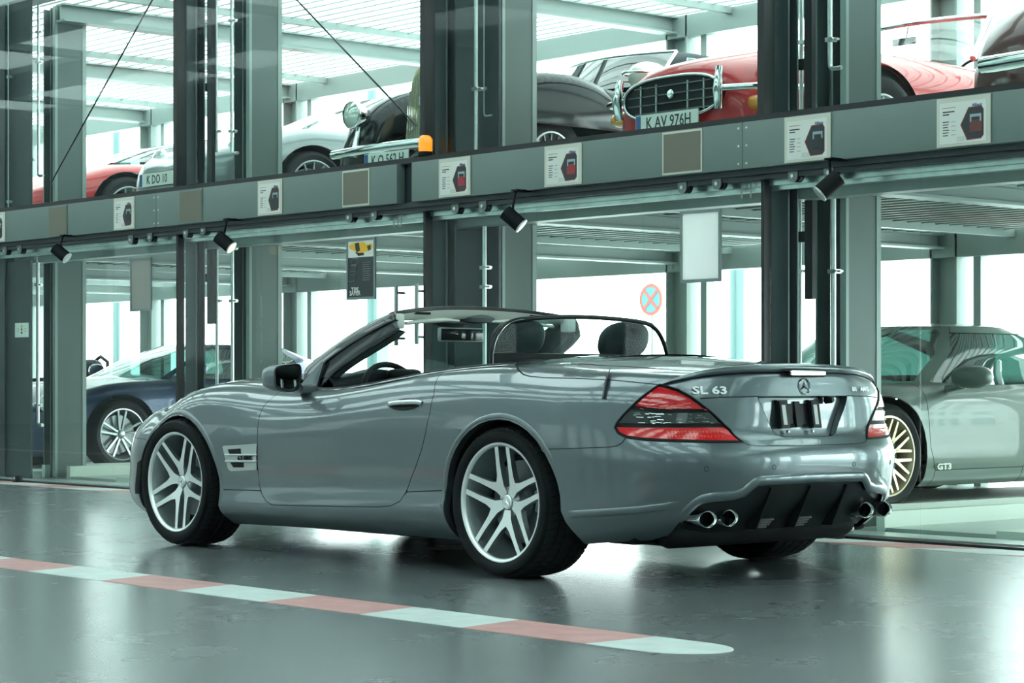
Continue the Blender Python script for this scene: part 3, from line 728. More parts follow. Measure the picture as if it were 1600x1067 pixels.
# facets inside the lamps: LED dots and ribs (small real relief)
for sg in (1,-1):
    mb = MB(); rnd = random.Random(4)
    for row in (0,1):
        for i in range(16):
            q = BD.px(1042+i*5.6+row*2, 675.5+row*7); c = offp(q, .004); mb.lathe([(0,.003),(.0035,.0015),(.0045,0)], 6, 'x', (c[0], c[1]*sg, c[2]))
    mb.build('led_dot', mat('led reflector', (.95,.12,.05), .15, .3, 1.), TL[0 if sg == 1 else 1], 0)['kind'] = 'stuff'
    mb = MB()
    for i in range(44):
        x = rnd.uniform(985, 1120); y = rnd.uniform(645, 662); w = rnd.uniform(4, 12)
        if x+w > 1095+(y-640)*1.2: continue
        a, b = offp(BD.px(x, y), .0035), offp(BD.px(x+w, y+rnd.uniform(-.5,.8)), .0035); mb.tube([(a[0],a[1]*sg,a[2]),(b[0],b[1]*sg,b[2])], .0012, 4)
    mb.build('reflector_rib', LENSW, TL[0 if sg == 1 else 1], 0)['kind'] = 'stuff'
    mb = MB()
    for i in range(26):
        x = rnd.uniform(1000, 1085); y = rnd.uniform(618, 640); w = rnd.uniform(6, 20)
        if x < 1031-(y-603)*1.1 or x+w > 1060+(y-612)*1.35: continue
        a, b = offp(BD.px(x, y), .0042), offp(BD.px(x+w, y+rnd.uniform(-2,2)), .0042); mb.tube([(a[0],a[1]*sg,a[2]),(b[0],b[1]*sg,b[2])], .0009, 4)
    mb.build('lens_rib', mat('pale red lens rib', (.9,.25,.22), .2, .2, 1.), TL[0 if sg == 1 else 1], 0)['kind'] = 'stuff'
    mb = MB(); A = dens(lampAll, .015); mb.tube([tuple(offp(q, .0015)*np.array([1,sg,1])) for q in A], .0042, 6, closed=True); mb.build('lamp_seal', JOINT, TL[0 if sg == 1 else 1], 40)
# front wing
hl = uv_path(p((209,683),(211,672),(216,660),(224,648),(234,640)))
uh = hl[-1][0]
uN = BD.U
hlTop = [np.array([hl[-1][0]-.02, BD.V-.16]), np.array([hl[-1][0]+.12, BD.V-.13])]
fseam = uv_path(p((209,683),(227,686)))
wing = [sillF[-1]]+[d1]+list(reversed(between(list(reversed(dens_door)), doorF[0], d1)[:0])) 
dd = dens(doorF, .02, False); i1 = int(np.argmin([np.linalg.norm(q-d1) for q in dd]))
wing = [sillF[-1], d1]+list(reversed(dd[:i1]))
uF = BD.yzn(-.50, .70)[0]
wing += [np.array([uF, BD.V]), np.array([uF, hlTop[1][1]])]+[hlTop[0]]+list(reversed(hl[1:-1]))+[hl[0], fseam[1]]
kk = int(np.argmin([np.linalg.norm(q-fseam[1]) for q in fa]))
wing += list(reversed(fa[:kk]))
panel_obj('front_wing', wing, P2, CAR, gap=.0022)
HL = [np.array([uF+.02, hlTop[1][1]])]+hlTop[::-1][1:]+list(reversed(hl))+[np.array([hl[0][0]+.06, hl[0][1]-.005]), np.array([uF+.02, hl[0][1]+.05])]
panel_obj('headlamp', HL, [WHITEL, JOINT], CAR, 'both', label='headlamp with clear cover')
fb = [fseam[1], hl[0], np.array([hl[0][0]+.06, hl[0][1]-.005]), np.array([uF+.02, hl[0][1]+.05]), np.array([uF+.02, hlTop[1][1]]), np.array([uF, hlTop[1][1]]), np.array([uF, BD.V]), np.array([uN, BD.V]), np.array([uN, 0.]), np.array([BD.xz(-2.96,.16)[0], 0.]), XZ(-2.955,.2), XZ(-2.95,.28)]
fb += list(reversed(fa[kk+1:]))
panel_obj('front_bumper', fb, P2, CAR, 'join', gap=.0022)
# deck and bonnet skins over the rims
def cap(name, u0, uc, uend, crown, m, parent, nrow=26, ncol=28, bowx=True, front=False):
    mb = MB(); us = np.linspace(u0, uc, nrow); R = BD.S(us, np.full(nrow, BD.V))
    ua = np.linspace(uc, uend, 40); Aa = BD.S(ua, np.full(40, BD.V)); yc = abs(R[-1][1]); rows = []
    ya = np.abs(Aa[:,1])[::-1]; xa = Aa[:,0][::-1]; za = Aa[:,2][::-1]
    for i in range(nrow):
        t = i/(nrow-1); x, y, z = R[i]; y = abs(y); row = []
        for j in range(ncol+1):
            s = -1+2*j/ncol; Y = s*y; aY = abs(s)*yc
            dx = np.interp(aY, ya, xa)-xa[-1]; dz = np.interp(aY, ya, za)-za[-1]
            row.append((x+dx*t**3, Y, z+dz*t**3+crown(t)*(1-s*s)**.8))
        rows.append(row)
    mb.grid(rows); return mb.build(name, m, parent, 60)
uS = seamL[0][0]; uc = BD.yz(-.60,.89)[0] if False else float(BD.us[3])
cap('lid_top', uS-.0, uc, 0., lambda t: .042*(1-t)**.6+.006*math.sin(PI*t), PAINT, LID)
cap('bonnet', doorF[0][0]+.05, float(BD.us[-4]), BD.U, lambda t: .05*(1-.75*t), PAINT, CAR)
# ---- spoiler lip
half = []
for (x, yb, yt) in ((1034,600.5,599.5),(1050,596,592),(1066,593,586.5),(1088,589,580),(1110,586,575.5),(1131,584,572.5),(1150,582.7,571),(1175,581.6,569.2),(1198,581,568.3),(1220,580.8,567.8),(1243,581,567.5)):
    q = BD.px(x, yb); q[1] = min(q[1], BD.V-.004); P0 = BD.S(*q)[0]; Nn = BD.N(*q)[0].copy(); Nn[2] = 0; Nn /= np.linalg.norm(Nn)+1e-9; D = float((P0-CAM)@DV); h = (yb-yt)*D/FPX; f = min(1, h/.030); half.append((P0, Nn, h, f))
c0 = half[-1][0]; t0 = c0[1]; half = [(P*[1,1,1]-np.array([0,t0*(i/(len(half)-1)),0]), N, h, f) for i, (P, N, h, f) in enumerate(half)]
half[-1][1][1] = 0
def sprow(P, N, h, f, sg):
    q = lambda o, z: (P[0]+N[0]*o, (P[1]+N[1]*o)*sg, P[2]+z)
    return [q(-.01,-.002), q(.003+.010*f,0), q(.010+.014*f,h*.35), q(.009+.013*f,h*.72), q(.002+.008*f,h*.97), q(-.012,h*1.02), q(-.05,h*.9), q(-.10,h*.55), q(-.14,.0), q(-.15,-.02)]
def interp(H, n=44):
    out = []
    for k in range(n+1):
        t = k/n*(len(H)-1); i = min(int(t), len(H)-2); a = t-i; out.append(tuple(H[i][m]*(1-a)+H[i+1][m]*a for m in range(4)))
    return out
HH = interp(half); rows = [sprow(P, N, h, f, 1) for P, N, h, f in HH]+[sprow(P, N, h, f, -1) for P, N, h, f in HH[::-1][1:]]
mb = MB(); mb.grid(rows); mb.build('spoiler', PAINT, LID, 60)
mb = MB(); mb.tube([(r[1][0]-.001, r[1][1], r[1][2]-.001) for r in rows], .0018, 6); mb.build('spoiler_joint', JOINT, LID)
print('CAR panels', len(CAR.children))
# ---------------------------------------------------------------- roadster: wheels, wells, underside
def pxr(x, y):
    """photograph reading on the car's right side -> (u,v) of the mirrored point"""
    def fn(P): Q = P.copy(); Q[:,1] *= -1; return project(Q)
    def mask(P, N): Q = P.copy(); Q[:,1] *= -1; M = N.copy(); M[:,1] *= -1; return ((CAM-Q)*M).sum(1) > .02
    return BD.solve(fn, (x, y), mask)
def unY(px, py, Y):
    d = DV+RV*(px-800)/FPX+np.array([0,0,(HOR-py)/FPX]); t = (Y-CAM[1])/d[1]; return CAM+d*t
def unX(px, py, X):
    d = DV+RV*(px-800)/FPX+np.array([0,0,(HOR-py)/FPX]); t = (X-CAM[0])/d[0]; return CAM+d*t
wheel(CAR, (0,-.902,.327), R=.327, w=.285)
wheel(CAR, (-2.56,-.906,.330), R=.330, w=.255, spin=math.radians(29))
wheel(CAR, (0,.902,.327), True, R=.327, w=.285, spin=.3)
wheel(CAR, (-2.56,.906,.330), True, R=.330, w=.255, spin=.5)
def well(path, ext0, ext1, yin):
    A = [ext0]+path+[ext1]; A = np.array(dens(A, .03, False)); W = BD.S(A[:,0], A[:,1])
    for sg in (1,-1):
        mb = MB(); mb.grid([[(w[0],w[1]*sg,w[2]) for w in W], [(w[0]*.995+.005*W[:,0].mean(),(w[1]+.006)*sg,w[2]-.002) for w in W], [(w[0],(w[1]+.035)*sg,w[2]-.002) for w in W]])
        mb.build('arch_lip', PAINT, CAR, 40)
        mb = MB(); rows = [[(w[0],(w[1]+.035)*sg,w[2]-.002) for w in W], [(w[0],yin*sg,w[2]+.005) for w in W], [(W[:,0].mean(), yin*sg, w[2]*.3+.1) for w in W]]
        mb.grid(rows); mb.build('wheel_well', DARKIN, CAR, 40)
well(ra2, XZ(.455,.17), XZ(-.37,.17), -.50); well(fa, XZ(-2.157,.17), XZ(-2.955,.17), -.50)
mb = MB(); mb.rbox((-2.1,-.80,.135),(-.42,.80,.24),.03); mb.rbox((-3.3,-.50,.15),(-2.05,.50,.26),.03); mb.rbox((-.45,-.50,.15),(.72,.50,.26),.03)
mb.rbox((.46,-.74,.17),(.66,.74,.235),.03); mb.build('underbody', BLACKM, CAR)
mb = MB(); mb.lathe([(0,-.62),(.055,-.62),(.07,-.58),(.07,.50),(.055,.54),(0,.54)], 20, 'y', (.70,0,.222)); mb.build('silencer', BLACKM, CAR)
mb = MB(); mb.lathe([(.0,0),(.018,0),(.018,.06),(0,.06)], 12, 'y', (.72,.50,.185)); mb.build('tow_eye', SATIN, CAR)
# exhaust tips
for y in (-.562,-.435,.435,.562):
    mb = MB(); prof = [(.026,-.14),(.029,-.13),(.0315,-.02),(.0335,-.003),(.0325,.002),(.0295,0),(.0265,-.012),(.025,-.10)]
    V = []; n = 36; F = []
    for k in range(n):
        w = 2*PI*k/n
        for r, h in prof: V.append((.908+h, y+(r+.014*abs(math.cos(w))**1.3)*math.cos(w)*1.12, .283+r*math.sin(w)*1.08))
    L = len(prof)
    for k in range(n):
        j = (k+1)%n
        for i in range(L-1): F.append((k*L+i, j*L+i, j*L+i+1, k*L+i+1))
    mb.add(V, F); t = mb.build('exhaust_tip', CHROME, CAR, 50)
    mb = MB(); mb.lathe([(0,-.05),(.031,-.05)], 24, 'x', (.908,y,.283)); mb.lathe([(.0255,-.1),(.0262,-.02)], 24, 'x', (.908,y,.283), sy=1.3); mb.build('exhaust_bore', BLACKM, t)
# black diffuser fins and grilles
for y in (-.24,0,.24):
    mb = MB(); z1 = .405; 
    P0 = BD.S(*BD.yz(-abs(y)-1e-3, .40))[0]; P1 = BD.S(*BD.yz(-abs(y)-1e-3, .235))[0]
    mb.add([(P0[0]-.02,y-.006,.408),(P0[0]-.02,y+.006,.408),(P1[0]-.02,y+.006,.225),(P1[0]-.02,y-.006,.225),(P0[0]-.006,y-.003,.404),(P0[0]-.006,y+.003,.404),(P1[0]+.035,y+.003,.225),(P1[0]+.035,y-.003,.225)],
           [(4,5,6,7),(0,4,7,3),(5,1,2,6),(0,1,5,4),(3,7,6,2)]); mb.build('diffuser_fin', BLACKP, CAR, 20)
for y0 in (-.225,.015):
    mb = MB()
    for i in range(12):
        for j in range(4):
            y = y0+i*.0095+(j%2)*.004; z = .228+j*.011; P = BD.S(*BD.yz(-max(abs(y),.002), z))[0]; mb.obox((P[0]-.016, y, z), (1,0,0),(0,.8,.6),(0,-.6,.8), .003,.0042,.0014)
            mb.obox((P[0]-.016, y+.002, z+.004), (1,0,0),(0,.8,-.6),(0,.6,.8), .003,.0042,.0014)
    mb.build('diffuser_grille', mat('grille grey', (.05,.06,.062), .4), CAR, 0)['kind'] = 'stuff'
# ---- parking sensors
for (x, y) in ((1104,732.8),(1210,730)):
    q = BD.px(x, y); c = BD.S(*q)[0]; n = BD.N(*q)[0]
    for sg in (1,-1):
        N3 = Vector((n[0], n[1]*sg, n[2])); C3 = Vector((c[0], c[1]*sg, c[2])); a = N3.cross(Vector((0,0,1))).normalized(); b = N3.cross(a)
        mb = MB(); mb.tube([tuple(C3+a*math.cos(w)*.0095+b*math.sin(w)*.0095) for w in np.linspace(0, 2*PI, 20)[:-1]], .0012, 5, closed=True); mb.build('parking_sensor', JOINT, CAR)
# ---- spoiler lamp, star, lettering
ctr = BD.S(0, BD.V-.075)[0]; zb = ctr[2]
mb = MB(); n = 14
def slab(y0, y1, z0, z1, o0, o1, m, name, par, r=.0):
    mb = MB(); rows = []
    for i in range(n+1):
        y = y0+(y1-y0)*i/n; P = BD.S(*BD.yz(-abs(y)-1e-4, .868))[0]; e = 0 if 0 < i < n else .004
        X = P[0]; rows.append([(X+o0,y,z0+e),(X+o1-.002,y,z0+e),(X+o1,y,z0+.003+e),(X+o1,y,z1-.003-e),(X+o1-.002,y,z1-e),(X+o0,y,z1-e)])
    mb.grid(rows); return mb.build(name, m, par, 40)
bl = slab(-.118,.118,.866,.897,-.01,.026,JOINT,'high_brake_light',CAR); slab(-.112,.112,.870,.893,0,.0285,LENSW,'lamp_lens',bl)
mb = MB()
for i in range(28):
    y = -.106+i*.212/27; P = BD.S(*BD.yz(-abs(y)-1e-4,.868))[0]; mb.box((P[0]+.02,y-.0012,.874),(P[0]+.0305,y+.0012,.889))
mb.build('lens_rib', CHROME, bl, 0)['kind'] = 'stuff'
sc = BD.S(0, BD.yz(-.001,.825)[1])[0]; sn = BD.N(0, BD.yz(-.001,.825)[1])[0]; up3 = np.cross(sn, [0,-1,0]) ; up3 = up3*np.sign(up3[2])
Rg = np.array([0,1.,0]); mb = MB(); ring = lambda w, r: tuple(sc+sn*.004+Rg*math.cos(w)*r+up3*math.sin(w)*r)
mb.tube([ring(w,.0335) for w in np.linspace(0,2*PI,41)[:-1]], .0024, 6, closed=True)
for k in range(3):
    w = PI/2+2*PI*k/3; a = sc+sn*.008; mb.add([tuple(a), ring(w,.033), tuple(sc+sn*.002+(Rg*math.cos(w+1.05)+up3*math.sin(w+1.05))*.006), tuple(sc+sn*.002+(Rg*math.cos(w-1.05)+up3*math.sin(w-1.05))*.006)], [(0,1,2),(0,3,1)])
mb.build('star_emblem', CHROME, LID, 20)
def on_surf(name, txt, x, y, size, m, parent, right=False, off=.002, sx=1., depth=.0015, bold=0., e=6):
    g = pxr if right else BD.px; f = np.array([1,-1,1]) if right else np.array([1,1,1])
    c = BD.S(*g(x,y))[0]*f+BD.N(*g(x,y))[0]*f*off; r = BD.S(*g(x+e,y))[0]*f-BD.S(*g(x-e,y))[0]*f; u = BD.S(*g(x,y-4))[0]*f-BD.S(*g(x,y+4))[0]*f
    return text_on(name, txt, size, tuple(c), tuple(r), tuple(u), m, parent, depth, sx, bold)
on_surf('model_lettering', 'SL 63', 1109, 610.5, .046, BADGE, LID, sx=1.55, bold=.0012)
on_surf('badge_lettering', 'AMG', 1350, 608.5, .028, BADGE, LID, right=True, sx=1.35, bold=.001, e=3)
q0 = pxr(1334.5, 607.8); c = BD.S(*q0)[0]*[1,-1,1]; n_ = BD.N(*q0)[0]*[1,-1,1]; rr_ = np.cross([0,0,1], n_); rr_ /= np.linalg.norm(rr_); uu_ = np.cross(n_, rr_)
mb = MB()
for i in range(3):
    k = -.016+i*.013; mb.obox(tuple(c+n_*.002+rr_*k), tuple(rr_), tuple(uu_), tuple(n_), .0042, .010, .0015)
mb.build('badge_bars', BADGE, LID, 0)
# ---- number plate mounts in the recess
rx = BD.S(0, BD.yz(-.001,.70)[1])[0][0]-.028
def tilt(y, z, o): return (rx+o+(.70-z)*.16, y, z)
def tbox(y0, y1, z0, z1, o0, o1, m, name, par=LID):
    mb = MB(); mb.add([tilt(y0,z0,o0),tilt(y1,z0,o0),tilt(y1,z1,o0),tilt(y0,z1,o0),tilt(y0,z0,o1),tilt(y1,z0,o1),tilt(y1,z1,o1),tilt(y0,z1,o1)], [(0,3,2,1),(4,5,6,7),(0,1,5,4),(1,2,6,5),(2,3,7,6),(3,0,4,7)])
    return mb.build(name, m, par, 0)
WPAD = mat('white foam pad', (.75,.78,.76), .6)
pm = tbox(-.045,.085,.665,.755,-.006,.006,BLACKP,'plate_holder')
for y in (-.125,.075):
    b = tbox(y-.034,y+.030,.648,.768,.004,.022,BLACKP,'mounting_bracket',LID); tbox(y-.010,y+.012,.664,.748,.020,.0245,WPAD,'foam_pad',b)
    tbox(y-.030,y-.024,.652,.764,.02,.028,BLACKM,'bracket_rib',b)
tbox(-.085,-.062,.668,.752,.0,.012,BLACKP,'plate_holder'); tbox(-.045,-.012,.652,.762,.004,.016,BLACKP,'plate_holder')
for y in (-.10,.055):
    mb = MB(); a = tilt(y,.635,.004); mb.lathe([(0,.012),(.005,.012),(.0065,.004),(.0065,0)], 10, 'x', a); mb.build('plate_screw', SATIN, LID)
mb = MB(); mb.lathe([(0,.03),(.009,.03),(.014,.022),(.016,0),(.018,-.01)], 16, 'x', (rx+.02,.155,.768)); mb.build('rear_camera', BLACKP, LID)
# ---- door handles, side vents, fin
for sg, dr in ((1, doors[0]), (-1, doors[1])):
    A = [BD.S(*BD.px(x,y))[0]+BD.N(*BD.px(x,y))[0]*.0012 for x, y in [(633+24*math.cos(w)*1., 632+9.5*math.sin(w)*1.-.06*24*math.cos(w)) for w in np.linspace(0,2*PI,33)[:-1]]]
    c = np.mean(A, 0); mb = MB(); n = len(A); V = [tuple(a*[1,sg,1]) for a in A]+[tuple((c+(a-c)*.9+[0,-.0012,0])*[1,sg,1]) for a in A]+[tuple((c+(a-c)*.5+[0,-.0015,0])*[1,sg,1]) for a in A]+[tuple((c+[0,-.0015,0])*[1,sg,1])]
    F = []
    for k in range(n):
        j = (k+1)%n; F += [(k,j,n+j,n+k),(n+k,n+j,2*n+j,2*n+k),(2*n+k,2*n+j,3*n)]
    mb.add(V, F); hp = mb.build('handle_bowl', BLACKP, dr, 40)
    P = [BD.S(*BD.px(x,y))[0]+BD.N(*BD.px(x,y))[0]*o for x, y, o in ((609,633,.0),(612,632.5,.016),(622,631.5,.022),(634,630.7,.024),(646,630,.022),(655,629.5,.016),(658,629.5,.0))]
    mb = MB(); mb.tube([(a[0],a[1]*sg,a[2]) for a in catmull([tuple(a) for a in P], 4)], .0115, 12, sx=.75, up=(0,0,1)); mb.build('door_handle', CHROME, dr, 60)
VS = [(347.5,697),(351,695),(403,691.5),(403,735.5),(362,737.5),(357,734)]
vent = panel_obj('side_vent', uv_path(p(*VS)), [SATIN, JOINT], CAR, 'both', label='silver side air vent', off=.004, depth=.012, gap=.004)
for sg, vv in ((1, vent[0]), (-1, vent[1])):
    for quad in ([(357,702),(377,700.5),(378,709),(360,709.5)],[(361,722.5),(382,722),(382,730),(366,730)]):
        mb = MB(); Q = [BD.S(*BD.px(*a))[0]*[1,sg,1] for a in quad]; N0 = BD.N(*BD.px(*quad[0]))[0]*[1,sg,1]
        mb.add([tuple(a+N0*.0055) for a in Q]+[tuple(a+N0*-.01) for a in Q], [(0,1,2,3),(4,7,6,5),(0,4,5,1),(1,5,6,2),(2,6,7,3),(3,7,4,0)]); mb.build('vent_slot', JOINT, vv, 0)
    for y0 in (710.5, 720.5):
        mb = MB(); mb.tube([tuple((BD.S(*BD.px(x,y0))[0]+BD.N(*BD.px(x,y0))[0]*.006)*[1,sg,1]) for x in (354,370,385,402.5)], .0055, 8); mb.build('vent_blade', SATIN, vv, 40)
on_surf('vent_lettering', '6.3 AMG', 384, 715.6, .026, JOINT, vent[0], off=.007, sx=1.25, bold=.0008)
mb = MB(); Pa = [BD.S(*BD.px(x,y))[0]+BD.N(*BD.px(x,y))[0]*o for x, y, o in ((940,623,.0),(944,600,.004),(951,581,.0),(954,580,.016),(950,600,.024),(944,622,.012))]
mb.add([tuple(a+[0,0,0]) for a in Pa]+[tuple(a+[.006,-.002,0]) for a in Pa], [(0,1,4,5),(1,2,3,4),(6,11,10,7),(7,10,9,8),(0,5,11,6),(5,4,10,11),(4,3,9,10),(3,2,8,9),(2,1,7,8),(1,0,6,7)]); mb.build('dark_fin', BLACKP, CAR, 0)  # dark tapered blade on the rear quarter
# ---- belt trims
ub = np.linspace(seamL[0][0], doorF[0][0]+.02, 50)
for sg in (1,-1):
    W = BD.S(ub, np.full(50, BD.V-.012)); mb = MB(); mb.tube([(w[0],(w[1]+.004)*sg,w[2]+.004) for w in W], .0085, 8); mb.build('window_seal', BLACKP, CAR, 60)
    mb = MB(); mb.tube([(w[0],(w[1]-.006)*sg,w[2]+.001) for w in W], .003, 6); mb.build('belt_moulding', CHROME, CAR, 60)

# ---------------------------------------------------------------- windscreen, mirrors, cabin
MC = empty('windscreen', (0,0,0), 0, CAR)
Upx = [(474,590),(480,573),(500,555.5),(525,537),(551,519.5),(583,501.5),(612,489),(622,486)]; Lpx = [(497,612),(506,601),(525,584),(548,566),(572,550),(598,534.5),(618,521.5),(627,516)]
G1px = [(503,613),(513,602),(533,587),(556,570),(580,555),(604,540.5),(624,527.5),(634,518)]
def Yp(i): return -.715+.15*(i/7)
for sg in (1,-1):
    U3 = catmull([tuple(unY(*a, Yp(i))) for i, a in enumerate(Upx)], 4); L3 = catmull([tuple(unY(*a, Yp(i)-.012)) for i, a in enumerate(Lpx)], 4); K3 = catmull([tuple(unY(*a, Yp(i)+.02)) for i, a in enumerate(G1px)], 4)
    f = lambda v: (v[0], v[1]*sg, v[2]); rows = []; rows2 = []; r3 = []
    for a, b, c in zip(U3, L3, K3):
        o = Vector((0,-1,0)); t = lambda k, d: f(a.lerp(b, k)+o*d)
        rows.append([f(a+Vector((-.01,.05,0))), t(0,.0), t(.06,.012), t(.25,.020), t(.44,.022), t(.47,.010), t(.52,.008), t(.56,.016), t(.8,.014), t(.97,.006), t(1.,.0), f(b+Vector((0,.02,0)))])
        rows2.append([f(b+Vector((0,-.001,0))), f(b.lerp(c,.5)+Vector((0,.0,0))), f(c), f(c+Vector((-.02,.03,.01)))])
    mb = MB(); mb.grid(rows); mb.build('pillar', mat('pillar dark metallic', (.03,.038,.041), .25, .5, 1.), MC, 35)
    mb = MB(); mb.grid(rows2); mb.build('pillar_trim', mat('pillar grey trim', (.10,.125,.125), .6), MC, 35)
    mb = MB(); tr = [unY(484,613,-.745), unY(503,564,-.715), unY(505.5,566,-.712), unY(492,613,-.742), unY(472,598,-.745), unY(472,613,-.75)]
    mb.add([f(Vector(a)) for a in tr]+[f(Vector(a)+Vector((0,.012,0))) for a in tr], [(0,1,2,3),(0,5,4,1),(6,9,8,7),(6,7,10,11),(0,3,9,6),(3,2,8,9),(2,1,7,8),(1,4,10,7),(4,5,11,10)]); mb.build('mirror_triangle', PAINT, MC, 0)
# header
def hdr(y): s = y/.58; return (-1.235+.085*s*s, y, 1.222-.040*abs(s)**2.2)
mb = MB(); rows = []
for i in range(41):
    y = -.58+1.16*i/40; x, _, z = hdr(y); rows.append([(x-.07,y,z-.035),(x-.03,y,z-.006),(x-.005,y,z),(x+.018,y,z-.004),(x+.024,y,z-.016),(x+.018,y,z-.02)])
mb.grid(rows); mb.build('header_rail', BLACKP, MC, 40)
mb = MB(); rows = []
for i in range(41):
    y = -.545+1.09*i/40; x, _, z = hdr(y); k = .05-.022*abs(y/.55)**3; rows.append([(x+.020,y,z-.018),(x+.012,y,z-.018-k*.5),(x-.004,y,z-.018-k*.85),(x-.045,y,z-.018-k)])
mb.grid(rows); mb.build('header_liner', LINER, MC, 40)
for sg in (1,-1):
    mb = MB(); x, y, z = hdr(.565*sg); mb.rbox((x-.03,min(.53*sg,.585*sg),z-.085),(x+.035,max(.53*sg,.585*sg),z-.012),.012); mb.build('header_end_cap', LINER, MC, 40)
    mb = MB(); mb.rbox((-1.20,min(.33*sg,.50*sg),1.172),(-1.17,max(.33*sg,.50*sg),1.184),.004); mb.build('roof_latch', BLACKM, MC, 30)
    mb = MB(); P = [hdr(sg*k) for k in (.10,.2,.35,.48)]; mb.tube([(a[0]-.005,a[1],a[2]-.068-.006*(i==0)) for i, a in enumerate(P)], [.006,.011,.012,.008], 10, sx=1.6, up=(0,0,1)); mb.build('sun_visor', LINER, MC, 50)
# glass
mb = MB(); rows = []
for i in range(13):
    k = i/12; row = []
    for j in range(21):
        s = -1+j/10; yt = .555*s; yb = .70*s; xt, _, zt = hdr(yt); xb = -1.98+.20*s*s; zb = .845
        row.append((xt-.04+(xb-xt+.04)*k, yt+(yb-yt)*k, zt-.035+(zb-zt+.035)*k+.03*math.sin(PI*k)))
    rows.append(row)
mb.grid(rows); mb.build('windscreen_glass', CARGLASS, MC, 60)
# rear-view mirror and console
MIR = empty('rear_view_mirror', (0,0,0), 0, CAR)
c = unX(721,523,-1.27); mb = MB(); mb.rbox((c[0]-.02,c[1]-.142,c[2]-.036),(c[0]+.006,c[1]+.142,c[2]+.036),.012); o = mb.build('mirror_frame', SATIN, MIR, 40)
mb = MB(); mb.rbox((c[0]+.004,c[1]-.134,c[2]-.029),(c[0]+.0085,c[1]+.134,c[2]+.029),.0018); mb.build('mirror_glass', mat('mirror with painted reflection', (.02,.025,.026), .05, .3), MIR, 40)  # near-black colour stands in for the dark cabin reflected in the glass
mb = MB(); mb.tube([(c[0]-.02,c[1]+.02,c[2]+.02),(c[0]-.03,c[1]+.03,c[2]+.085)], .012, 8); mb.lathe([(0,.03),(.04,.025),(.06,.0),(.055,-.02),(0,-.03)], 20, 'z', (c[0]-.0,c[1]+.10,c[2]+.085), sy=1.9); mb.lathe([(0,.012),(.03,.01),(.05,0),(.03,-.015),(0,-.018)], 20, 'z', (c[0]-.0,c[1]-.07,c[2]+.055), sy=2.2); mb.build('mirror_mount', mat('grey console plastic', (.10,.12,.12), .45), MIR, 40)
# door mirrors
for sg in (1,-1):
    D = empty('door_mirror', (0,0,0), 0, CAR); f = lambda P: [(a[0],a[1]*sg,a[2]) for a in P]
    gl = [(431,590),(431.5,580),(435,575),(444,572.5),(458,571),(465.5,572.5),(467.5,580),(466,594),(461,604),(452,608),(443,606.5),(433,602)]
    hs = [(427.5,590),(428.5,579),(433,573),(444,570),(460,568.5),(469,570),(471.5,580),(470,596),(465,609),(453,612.5),(440,610),(430,604)]
    G3 = [unX(*a,-1.492) for a in gl]; G3 = [g+np.array([-.05*(g[2]-.866)+.03*(g[1]+.95),0,0]) for g in G3]; H3 = [unX(*a,-1.485) for a in hs]; cc = np.mean(H3, 0); n = len(hs)
    ringk = []
    for k, (dx, sc_) in enumerate(((.0,1.),(-.02,1.045),(-.06,1.03),(-.10,.88),(-.13,.60),(-.14,.0))): ringk.append([tuple(cc+(h-cc)*sc_+np.array([dx,-.012*(dx/-.14),0])) for h in [np.array(q) for q in catmull([tuple(a) for a in H3], 3, True)]])
    m3 = len(ringk[0]); mb = MB(); mb.grid([f(r+[r[0]]) for r in ringk]); hsg = mb.build('mirror_housing', PAINT, D, 60)
    mb = MB(); A = catmull([tuple(a) for a in H3], 3, True); B = [Vector(a)+Vector((.0,0,0)) for a in catmull([tuple(a) for a in G3], 3, True)]
    mb.grid([f([tuple(a) for a in A+[A[0]]]), f([tuple(a) for a in B+[B[0]]])]); mb.build('mirror_surround', BLACKP, D, 40)
    mb = MB(); k0 = len(B); mb.add(f([tuple(a) for a in B]), [tuple(range(k0))]); mb.build('mirror_glass', MIRROR, D, 0)
    mb = MB(); mb.tube(f([(-1.54,-.86,.81),(-1.55,-.80,.805),(-1.56,-.76,.80)]), [.03,.028,.035], 10, sx=1.4); mb.build('mirror_foot', PAINT, D, 60)
    mb = MB(); a = unX(423,589,-1.53); mb.rbox((a[0]-.02,min(a[1]*sg-.012,a[1]*sg+.012),a[2]-.012),(a[0]+.03,max(a[1]*sg-.012,a[1]*sg+.012),a[2]+.014),.005); mb.build('mirror_indicator', SATIN, D, 40)
# cabin tub, dashboard, seats
mb = MB(); mb.box((-1.95,-.76,.28),(.1,.76,.32)); mb.box((-1.98,-.76,.28),(-1.93,.76,.80)); mb.box((.02,-.70,.28),(.07,.70,.90)); mb.box((-1.7,-.77,.3),(.05,-.755,.80)); mb.box((-1.7,.755,.3),(.05,.77,.80)); mb.build('cabin_tub', BLACKM, CAR, 0)
mb = MB(); rows = []
for i in range(25):
    y = -.72+1.44*i/24; b = .045*math.exp(-((y+.40)/.15)**2); rows.append([(-1.95,y,.80),(-1.85,y,.838),(-1.65,y,.862+b*.3),(-1.55,y,.868+b),(-1.48,y,.862+b),(-1.44,y,.83),(-1.42,y,.60)])
mb.grid(rows); mb.build('dashboard', LEATHER, CAR, 50)
def shell(mb, c, h, e=2.6, n=18, m=28, sh=None):
    rows = []
    for i in range(n+1):
        ph = -PI/2+PI*i/n; row = []
        for j in range(m+1):
            th = 2*PI*j/m; g = lambda w, k: math.copysign(abs(w)**(2/k), w)
            x, y, z = g(math.cos(ph),e)*g(math.cos(th),e), g(math.cos(ph),e)*g(math.sin(th),e), g(math.sin(ph),e)
            P = [c[0]+h[0]*x, c[1]+h[1]*y, c[2]+h[2]*z]
            if sh: P = sh(P, x, y, z)
            row.append(tuple(P))
        rows.append(row)
    mb.grid(rows)
